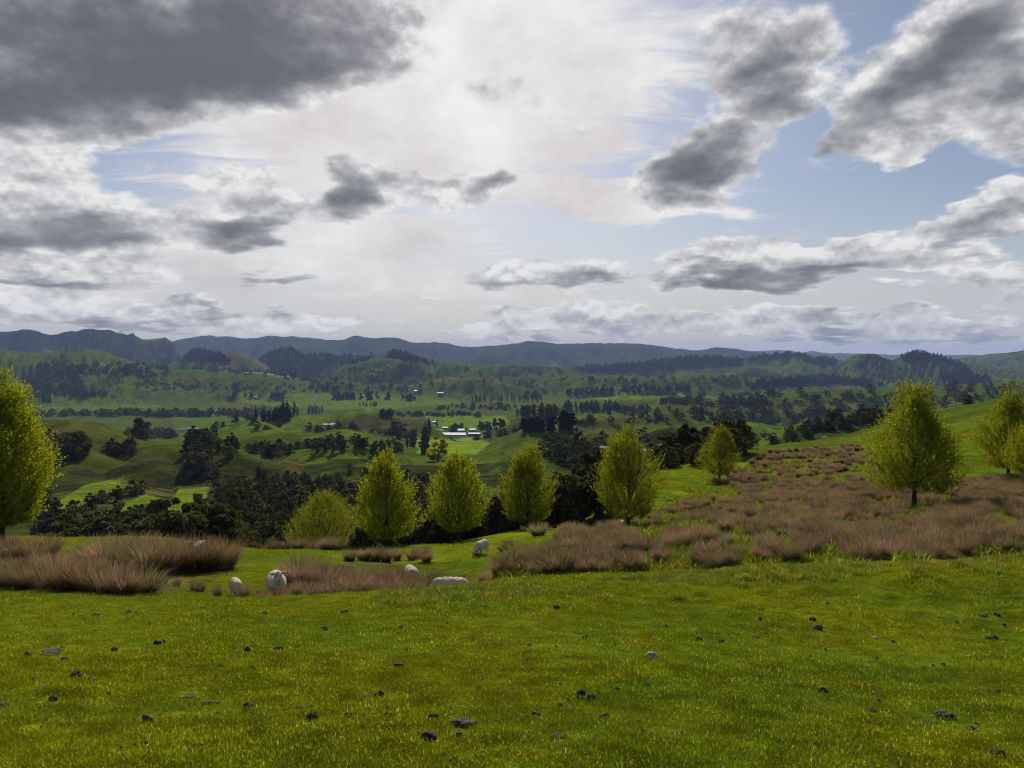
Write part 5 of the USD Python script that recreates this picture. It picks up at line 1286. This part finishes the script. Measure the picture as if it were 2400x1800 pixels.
TUFTS = [(1417, 1402, 'dark shaggy grass tuft on the foreground edge, below the rush hollow'), (1585, 1402, 'shaggy grass tuft on the foreground edge below the largest willow'), (1327, 1390, 'small grass tuft above the dark dung near the foreground edge'), (1735, 1372, 'grass tuft with a dark foot left of the dark-green one'),
         (1811, 1367, 'dark-green grass tuft on the foreground slope'), (1894, 1342, 'rounded yellow-topped grass tuft right on the foreground edge'), (2030, 1340, 'first of two dark grass tufts under the bare willow trunk'), (2080, 1341, 'second of two dark grass tufts under the bare willow trunk'),
         (2195, 1355, 'dark-green tuft with grass growing round it on the right'), (2260, 1328, 'long low grass tuft on the edge at the right'), (2130, 1350, 'wispy pale grass tuft on the right foreground edge'), (1365, 1376, 'leafy grey-green weed patch on the foreground edge')]
for px, py, label in TUFTS:
    q = hit([px], [py])[0]
    if not np.isnan(q[0]):
        copy_of(LONG[rng.integers(0, 3)], 'grass_tuft', label, 'grass tuft', None, q, rng.uniform(0, 6), (1.4, 1.2, 1.25))

# ------------------------------------------------------------------ sheep
import manifold3d as m3

M['fleece'] = plain('fleece', (.56, .48, .36), 0.95, 24.0, 0.16, 0.03, 0.1)
M['face'] = plain('face', (.46, .37, .29), .9, 20, .2)
M['nose'] = plain('nose', (.05, .04, .04), 0.5, 20, .2)
M['eye'] = plain('eye', (.015, .012, .01), 0.15, 20, .1)


def ball(p, r):
    return m3.Manifold.sphere(r, 20).translate(list(map(float, p)))


def bone(p, rp, q, rq):
    return m3.Manifold.batch_hull([ball(p, rp), ball(q, rq)])


def sheep_meshes(pose, lamb=False, seed=0):
    """One continuous body facing +y, feet at z = 0; nose, eyes."""
    H = {'stand': .62, 'graze': .62, 'lie': .29}[pose]
    k = 1.0
    parts = []
    fat = .80 if lamb else 1.0
    chest, mid, rump = np.array([0, .30, H]), np.array([0, 0, H - .01]), np.array([0, -.34, H + .01])
    parts += [bone(chest, .225 * fat, mid, .265 * fat), bone(mid, .265 * fat, rump, .235 * fat), bone(rump, .235 * fat, rump + [0, -.12, -.03], .15 * fat), bone(chest, .225 * fat, chest + [0, .13, -.02], .16 * fat)]
    parts.append(bone(chest + [0, -.05, -.06], .2 * fat, rump + [0, .08, -.07], .2 * fat))
    parts.append(bone(rump + [0, -.20, .06], .05, rump + [0, -.27, -.14], .035))
    neck0 = chest + [0, .10, .06]
    if pose == 'graze':
        poll, snout = np.array([.03, .70, H - .30]), np.array([.05, .80, H - .50])
    elif pose == 'lie':
        poll, snout = np.array([0, .55, H + .30]), np.array([0, .74, H + .22])
    else:
        poll, snout = np.array([0, .50, H + .36]), np.array([0, .69, H + .22])
    parts.append(bone(neck0, .17 * fat, poll * .75 + neck0 * .25, .105))
    parts.append(bone(poll * .8 + neck0 * .2, .10, poll, .085))
    fd = unit(snout - poll)
    parts.append(bone(poll, .086, poll + fd * .09, .072))
    parts.append(bone(poll + fd * .06, .074, snout, .046))
    parts.append(bone(snout, .046, snout + fd * .02 + [0, 0, -.01], .04))
    up = unit(np.cross(np.cross(fd, [0, 0, 1.0]), fd))
    for sx in (-1, 1):
        e0 = poll + np.array([sx * .07, 0, 0]) + up * .03
        e1 = e0 + np.array([sx * .135, -.02, 0]) - up * .01
        ear = m3.Manifold.batch_hull([ball(e0, .022), ball(e0 * .45 + e1 * .55 + up * .012, .032), ball(e0 * .45 + e1 * .55 - up * .022, .026), ball(e1, .012)])
        parts.append(ear)
    for sx in (-1, 1):
        for fy, front in ((.27, True), (-.36, False)):
            x = sx * (.125 if front else .14) * fat
            if pose == 'lie':
                p = [(x * 1.25, fy, .22), (x * 1.7, fy + (.2 if front else .26), .10), (x * 1.5, fy + (.05 if front else .02), .045), (x * 1.4, fy - .02, .04)]
            elif front:
                st = rng_s.normal(0, .03)
                p = [(x, fy, H - .08), (x, fy + .01 + st, H * .50), (x, fy + st * 1.5, .07), (x, fy + .03 + st * 1.5, .03)]
            else:
                st = rng_s.normal(0, .03)
                p = [(x, fy + .04, H - .06), (x, fy + .08 + st, H * .58), (x, fy - .07 + st, H * .36), (x, fy - .03 + st, .06), (x, fy + .01 + st, .03)]
            rad = [.095 if front else .125, .058, .036, .032, .034]
            for a, b, ra, rb in zip(p[:-1], p[1:], rad, rad[1:]):
                parts.append(bone(a, ra, b, rb))
    body = m3.Manifold.batch_boolean(parts, m3.OpType.Add).refine_to_length(.035)
    mm = body.to_mesh()
    tm = trimesh.Trimesh(mm.vert_properties[:, :3], mm.tri_verts, process=True)
    trimesh.smoothing.filter_taubin(tm, lamb=.5, nu=.52, iterations=10)
    v = np.array(tm.vertices)
    d_head = np.linalg.norm(v - (poll + fd * .06), axis=1)
    wool = np.clip((d_head - .13) / .1, 0, 1) * np.clip((v[:, 2] - (.05 if pose == 'lie' else .26)) / .12, 0, 1)
    curl = meshkit.fbm(v * 13 + seed, 3, seed) - .5
    v = v + np.array(tm.vertex_normals) * (wool * (.018 + .055 * curl))[:, None]
    tm = trimesh.Trimesh(v, tm.faces, process=False)
    nose = ball(snout + fd * .040 + [0, 0, .012], .046)
    eyes = [ball(poll + fd * .075 + np.array([sx * .064, 0, 0]) + up * .03, .028) for sx in (-1, 1)]
    face = m3.Manifold.batch_hull([ball(poll + fd * .06 + up * .004, .083), ball(poll + fd * .13, .066), ball(snout + fd * .004, .050)]).refine_to_length(.03)
    return tm, nose, eyes, face


rng_s = np.random.default_rng(5)
SHEEP_KIND = {}
for pose in ('stand', 'graze', 'lie'):
    for lamb in (False, True):
        p = proto_class('sheep')
        tm, nose, eyes, face = sheep_meshes(pose, lamb, 3 + lamb)
        usdkit.mesh(stage, p + '/body', tm, M['fleece'], True)
        usdkit.mesh(stage, p + '/face', face, M['face'], True)
        usdkit.mesh(stage, p + '/nose', nose, M['nose'], True)
        usdkit.mesh(stage, p + '/eye', eyes[0], M['eye'], True)
        usdkit.mesh(stage, p + '/eye_001', eyes[1], M['eye'], True)
        SHEEP_KIND[pose, lamb] = p
FLOCK = [  # px, forward, turn (degrees, 0 faces away), size, pose, lamb, label
    (646, 20.9, 203, .93, 'stand', False, 'white ewe facing the camera, standing in rushes left of centre'),
    (551, 21.5, -150, .66, 'graze', True, 'white lamb alone between two small rush tufts, left of the ewe'),
    (1056, 24.0, 80, 1.0, 'graze', False, 'sheep grazing behind the foreground edge with only its back showing'),
    (963, 28.8, 20, .9, 'graze', False, 'sheep whose rounded back shows above the rushes right of the ewe'),
    (1129, 35.2, 152, .86, 'graze', True, 'lamb grazing with its head down on the paddock below the middle willows'),
    (1447, 58.0, 160, .62, 'stand', True, 'tiny white lamb left of the largest willow\'s trunk, the left one of two'),
    (1461, 57.0, 190, .80, 'stand', True, 'white lamb against the trunk of the largest willow, the right one of two'),
    (1931, 160.0, 85, 1.1, 'lie', False, 'sheep lying high on the bright meadow left of the two-topped willow'),
    (2078, 163.0, 70, .95, 'graze', False, 'far sheep beside the brown rush patch on the meadow crest'),
    (2080, 140.0, 95, .90, 'lie', False, 'far sheep half hidden by the left side of the two-topped willow'),
    (2227, 173.0, 80, 1.0, 'graze', False, 'far sheep on the skyline right of the two-topped willow, left of its mate'),
    (2247, 173.0, 100, 1.0, 'stand', False, 'far sheep on the skyline right of the two-topped willow, right of its mate'),
    (462, 29.6, 170, 1.0, 'stand', False, 'sheep hidden but for its head behind the biggest rush bank'),
]
for px, D, turn, size, pose, lamb, label in FLOCK:
    u = ray(px, 1200)[0]
    x, y = u * D, D
    z = float(height(x, y)[0])
    if 'only its back' in label:
        z = at(px, 1352, D)[2] - .885
    if 'its head' in label and 'hidden' in label:
        z = at(px, 1262, D)[2] - 1.02
    copy_of(SHEEP_KIND[pose, lamb], 'lamb' if lamb else 'sheep', label, 'lamb' if lamb else 'sheep', None, (x, y, z - .015), math.radians(turn), size)

# ------------------------------------------------------------------ dung, stones and sticks
M['dung'] = plain('dung', (.024, .020, .016), 0.75, 30.0, 0.5, 0.02, .2)
M['dry_dung'] = plain('dry_dung', (.085, .075, .06), 0.9, 26.0, 0.5, 0.02, .15)
M['pale_stone'] = plain('pale_stone', (.32, .28, .23), 0.85, 18.0, 0.3, 0.01, .2)
M['stick'] = plain('stick', (.34, .27, .17), 0.85, 30.0, 0.3, 0.005, .2)


def lump(seed, w, d, h, rough=.35, pieces=1):
    r = np.random.default_rng(seed)
    out = []
    for i in range(pieces):
        m = trimesh.creation.icosphere(subdivisions=3)
        v = np.array(m.vertices)
        n = meshkit.fbm(v * 1.9 + seed * 3.1 + i * 7, 4, seed + i) - .5
        v = v * (1 + rough * 2 * n)[:, None]
        f = 1.0 if pieces == 1 else r.uniform(.35, .62)
        v = v * [w * f, d * f, h * f * (1 if pieces == 1 else 1.15)]
        if pieces > 1:
            v = v + [r.uniform(-.6, .6) * w, r.uniform(-.6, .6) * d, 0]
        v[:, 2] += h * .35
        out.append((v, np.array(m.faces)))
    return join(out)


for i, (px, py, hw, hh, mat, pieces, label) in enumerate(DUNG_BIG):
    q = hit([px], [py + hh * .5])[0]
    k = q[1] / F_PX
    t = thing('pale_stone' if mat == 'pale_stone' else 'dung_clod', label, 'stone' if mat == 'pale_stone' else 'dung', None, (q[0], q[1], q[2] + hh * k * .25), rng.normal(0, .2))
    obj('lump', lump(500 + i, hw * k * 1.2, hw * k * .9, hh * k * 1.3, .42, pieces), M[mat], str(t.GetPath()), True)
SMALL_KIND = []
for i in range(6):
    p = proto_class('dung_clod')
    usdkit.mesh(stage, p + '/lump', lump(560 + i, 1, .85, .62, .45, 1 + i % 3), M['dung' if i < 4 else 'dry_dung'], True)
    SMALL_KIND.append(p)
for i, (px, py) in enumerate(DUNG_SMALL):
    q = hit([px], [py])[0]
    q = q + [0, 0, .012]
    side = 'left' if px < 800 else 'middle' if px < 1550 else 'right'
    copy_of(SMALL_KIND[i % 6], 'dung_clod', f'small dung crumb in the short grass of the {side} foreground', 'dung', f'small dung crumbs in the {side} foreground', q, rng.uniform(0, 6), rng.uniform(4.5, 8.5) * q[1] / F_PX)
for i, (px, py, r_, label) in enumerate([(1229, 1678, 5, 'small white stone left of the black clod near the centre'), (858, 1632, 7, 'pale grey stone left of the big black broken clod'), (1667, 1624, 5, 'small white stone alone in the right half of the foreground'), (2050, 1497, 7, 'pale stone in the upper right foreground'), (174, 1759, 8, 'flat pale stone near the lower left corner')]):
    q = hit([px], [py])[0]
    t = thing('pale_stone', label, 'stone', None, q)
    obj('stone', lump(600 + i, r_ * q[1] / F_PX, r_ * q[1] / F_PX * .8, r_ * q[1] / F_PX * .6, .25), M['pale_stone'], str(t.GetPath()), True)
for i, (px, py, px2, py2, label) in enumerate([(80, 1621, 140, 1598, 'bent pale stick at the left, above the dark clods'), (386, 1739, 442, 1723, 'long pale stick near the lower left edge'), (341, 1757, 350, 1746, 'short pale twig right of the dark clod at the lower left'), (1986, 1708, 2003, 1722, 'short white stick in the lower right foreground'), (1938, 1505, 1950, 1511, 'little pale stick in the upper right foreground'), (920, 1797, 965, 1792, 'bundle of straw at the lower edge, left of centre')]):
    a, b = hit([px, px2], [py, py2])
    n_ = 5 if 'bundle' in label else 1
    parts = []
    for j in range(n_):
        o = np.array([0, rng.normal(0, .012) * (n_ > 1), 0])
        mid = (a + b) / 2 + [rng.normal(0, .01), rng.normal(0, .01), .012]
        parts.append(tube_mesh([a + [0, 0, .012] + o, a * .65 + b * .35 + [0, .012, .018] + o, mid + o, b + [0, 0, .016] - o], np.array([.004, .0065, .006, .003]) * (1 if n_ == 1 else .5), 6))
    tag(obj('stick', join(parts), M['stick'], '/World', True), label, 'stick')

# ------------------------------------------------------------------ farm buildings and tracks
M['white_wall'] = plain('white_wall', (.50, .49, .46), .7, .8, .1)
M['white_roof'] = plain('white_roof', (.44, .44, .45), .5, .5, .12)
M['grey_roof'] = plain('grey_roof', (.30, .31, .33), .5, .5, .15)
M['red_roof'] = plain('red_roof', (.20, .07, .05), .6, .5, .15)
M['dark_glass'] = plain('dark_glass', (.02, .025, .03), .15, .5, .1)
M['gravel'] = plain('gravel', (.21, .19, .15), .95, .3, .2)


def box_mesh(x0, x1, y0, y1, z0, z1):
    m = trimesh.creation.box(bounds=[[x0, y0, z0], [x1, y1, z1]])
    return np.array(m.vertices), np.array(m.faces)


def building(px, py, L, W, Hh, label, name='farm_shed', roof='white_roof', wall='white_wall', rz=0.0, cat='shed', rise=.22, windows=4, D=None):
    q = hit([px], [py])[0]
    t = thing(name, label, cat, None, (q[0], q[1], q[2] - .5), rz)
    path = str(t.GetPath())
    Hh += .5
    rr_ = W * rise
    v = np.array([[-L / 2, -W / 2, 0], [L / 2, -W / 2, 0], [L / 2, W / 2, 0], [-L / 2, W / 2, 0], [-L / 2, -W / 2, Hh], [L / 2, -W / 2, Hh], [L / 2, W / 2, Hh], [-L / 2, W / 2, Hh], [-L / 2, 0, Hh + rr_], [L / 2, 0, Hh + rr_]])
    f = np.array([[0, 1, 5], [0, 5, 4], [2, 3, 7], [2, 7, 6], [1, 2, 6], [1, 6, 5], [5, 6, 9], [3, 0, 4], [3, 4, 7], [7, 4, 8]])
    obj('wall', (v, f), M[wall], path)
    o = .4
    k = rr_ / (W / 2)
    rf = np.array([[-L / 2 - o, -W / 2 - o, Hh - o * k + .05], [L / 2 + o, -W / 2 - o, Hh - o * k + .05], [L / 2 + o, 0, Hh + rr_ + .05], [-L / 2 - o, 0, Hh + rr_ + .05], [L / 2 + o, W / 2 + o, Hh - o * k + .05], [-L / 2 - o, W / 2 + o, Hh - o * k + .05]])
    rf = np.vstack([rf, rf + [0, 0, .25]])
    ff = [[0, 1, 2], [0, 2, 3], [3, 2, 4], [3, 4, 5]]
    faces_ = [[c, b, a] for a, b, c in ff] + [[a + 6, b + 6, c + 6] for a, b, c in ff]
    for a, b in ((0, 1), (1, 2), (2, 4), (4, 5), (5, 3), (3, 0)):
        faces_ += [[a, b, b + 6], [a, b + 6, a + 6]]
    obj('roof', (rf, np.array(faces_)), M[roof], path)
    for i in range(windows):
        x = -L / 2 + L * (i + .5) / windows
        wdt = min(1.6, L / windows * .5)
        nm = 'door' if i == windows // 2 else 'window'
        z0, z1 = (.5, Hh - .9) if nm == 'door' else (1.5, Hh - .7)
        obj(nm, box_mesh(x - wdt / 2, x + wdt / 2, -W / 2 - .06, -W / 2 + .1, z0, max(z1, z0 + .9)), M['dark_glass'], path)
    return t


building(1053, 1024, 54, 13, 4.0, 'long white-roofed farm shed at the edge of the bright paddock', rz=-.06, windows=8)
building(1081, 1014, 13, 10, 5.0, 'tall pale farm shed behind the right end of the long shed', rz=.1)
building(1107, 1013, 12, 9, 5, 'white farmhouse right of the tall pale shed', 'farmhouse', rz=.2, cat='house')
building(1112, 1021, 22, 9, 3.4, 'low grey-roofed shed right of the long white shed', roof='grey_roof', wall='gravel', rz=-.1)
building(1018, 993, 8, 6, 4, 'little white shed up the farm drive', rz=.3, windows=2)
building(1043, 1006, 10, 7, 3.2, 'small grey shed left of the dark trees by the drive', roof='grey_roof', windows=2)
building(772, 1001, 17, 8, 3.6, 'low white-walled farm shed on the green ridge left of centre', rz=.12, roof='grey_roof')
building(786, 999, 9, 7, 3.0, 'small white shed at the right end of the ridge shed', rz=.1, windows=2)
building(446, 1009, 11, 8, 3.6, 'grey-roofed house of the left farmstead, right of its mates', 'farmhouse', roof='grey_roof', cat='house', rz=.2, windows=3)
building(460, 1008, 10, 8, 3.4, 'white house at the right end of the left farmstead', 'farmhouse', cat='house', windows=3)
building(430, 1010, 9, 7, 3.2, 'dark-roofed shed at the left end of the left farmstead', roof='grey_roof', windows=2)
building(452, 1023, 8, 5, 2.6, 'tiny white shed below the left farmstead', windows=2)
building(597, 933, 22, 10, 4.5, 'long white house sheltered by trees on the far plain', 'farmhouse', cat='house', rz=-.1)
building(511, 966, 16, 9, 4, 'white-roofed shed in the long tree belt on the left', rz=.1)
building(592, 970, 18, 10, 4, 'white-roofed shed at the poplars of the long belt', rz=-.1)
building(977, 919, 20, 11, 5, 'pale house on the foot of the central hill', 'farmhouse', cat='house', roof='grey_roof', rz=.3)
building(1032, 924, 22, 9, 4.5, 'pale roofed house right of the one on the central hill foot', 'farmhouse', cat='house', rz=-.15)
building(848, 931, 16, 10, 5, 'red-roofed house among the long pine row', 'farmhouse', cat='house', roof='red_roof')


def track(points, width, name, label):
    """A gravel track laid on the land along the points that these pixels look at."""
    p = hit(*np.array(points, float).T)
    p = p[~np.isnan(p[:, 0])]
    s = np.concatenate([[0], np.cumsum(np.linalg.norm(np.diff(p[:, :2], axis=0), axis=1))])
    q = np.linspace(0, s[-1], max(8, int(s[-1] / 6)))
    x, y = PchipInterpolator(s, p[:, 0])(q), PchipInterpolator(s, p[:, 1])(q)
    d = unit(np.stack([np.gradient(x), np.gradient(y)], -1))
    nrm = np.stack([-d[:, 1], d[:, 0]], -1)
    cols = []
    for k in (-.5, -.17, .17, .5):
        cx, cy = x + nrm[:, 0] * width * k, y + nrm[:, 1] * width * k
        cols.append(np.column_stack([cx, cy, height(cx, cy) + .25]))
    v = np.stack(cols, 1).reshape(-1, 3)
    i, j = np.meshgrid(np.arange(len(q) - 1), np.arange(3), indexing='ij')
    a = i * 4 + j
    quads_ = np.stack([a, a + 1, a + 5, a + 4], -1).reshape(-1, 4)
    f = np.vstack([quads_[:, [0, 1, 2]], quads_[:, [0, 2, 3]]])
    nz = np.cross(v[f[0, 1]] - v[f[0, 0]], v[f[0, 2]] - v[f[0, 0]])[2]
    tag(obj(name, (v, f if nz > 0 else f[:, ::-1]), M['gravel'], '/World', True), label, None, None, 'structure')


track([(1022, 1004), (1035, 1009), (1050, 1012), (1062, 1018), (1085, 1027), (1120, 1026), (1140, 1018)], 6, 'farm_drive', 'pale farm drive curving down to the long shed')
track([(1372, 1052), (1420, 1048), (1480, 1046), (1547, 1043), (1600, 1039), (1635, 1036)], 3.5, 'hill_track', 'pale track along the hillside behind the largest willow')
track([(1316, 1048), (1322, 1038), (1345, 1030), (1362, 1027)], 3, 'farm_track', 'short pale track winding round a green knoll')
track([(950, 915), (965, 905), (985, 899), (1000, 893)], 7, 'valley_road', 'pale road climbing the foot of the central hill')

# ------------------------------------------------------------------ the air
haze_mat = usdkit.material(stage, '/World/Looks/haze_look', {'v': ('principled_volume', {'color': (.44, .60, 1.0), 'density': HAZE, 'anisotropy': 0.0})}, [], volume='v.volume')
hz_mesh = trimesh.creation.box(bounds=[[-20600, -20600, -168], [20600, 20600, 290]])
tag(obj('haze', (np.array(hz_mesh.vertices), np.array(hz_mesh.faces)), haze_mat), 'thin blue haze over the valley and far ranges', None, None, 'stuff')

# ------------------------------------------------------------------ alike things that can be told apart by their order get it in their label
ORDINAL = ['first', 'second', 'third', 'fourth', 'fifth', 'sixth', 'seventh', 'eighth', 'ninth', 'tenth', 'eleventh', 'twelfth']
alike = {}
for prim in world.GetPrim().GetChildren():
    data = prim.GetCustomData()
    if data.get('group') and data.get('label'):
        alike.setdefault((data['group'], data['label']), []).append(prim)
for (group, label), prims in alike.items():
    if 2 <= len(prims) <= 12 and len(label.split()) <= 12:
        def across(p):
            t = p.GetAttribute('xformOp:translate').Get()
            return t[0] / t[1]
        for k, prim in enumerate(sorted(prims, key=across)):
            prim.SetCustomDataByKey('label', label + ', ' + ORDINAL[k] + ' from left')
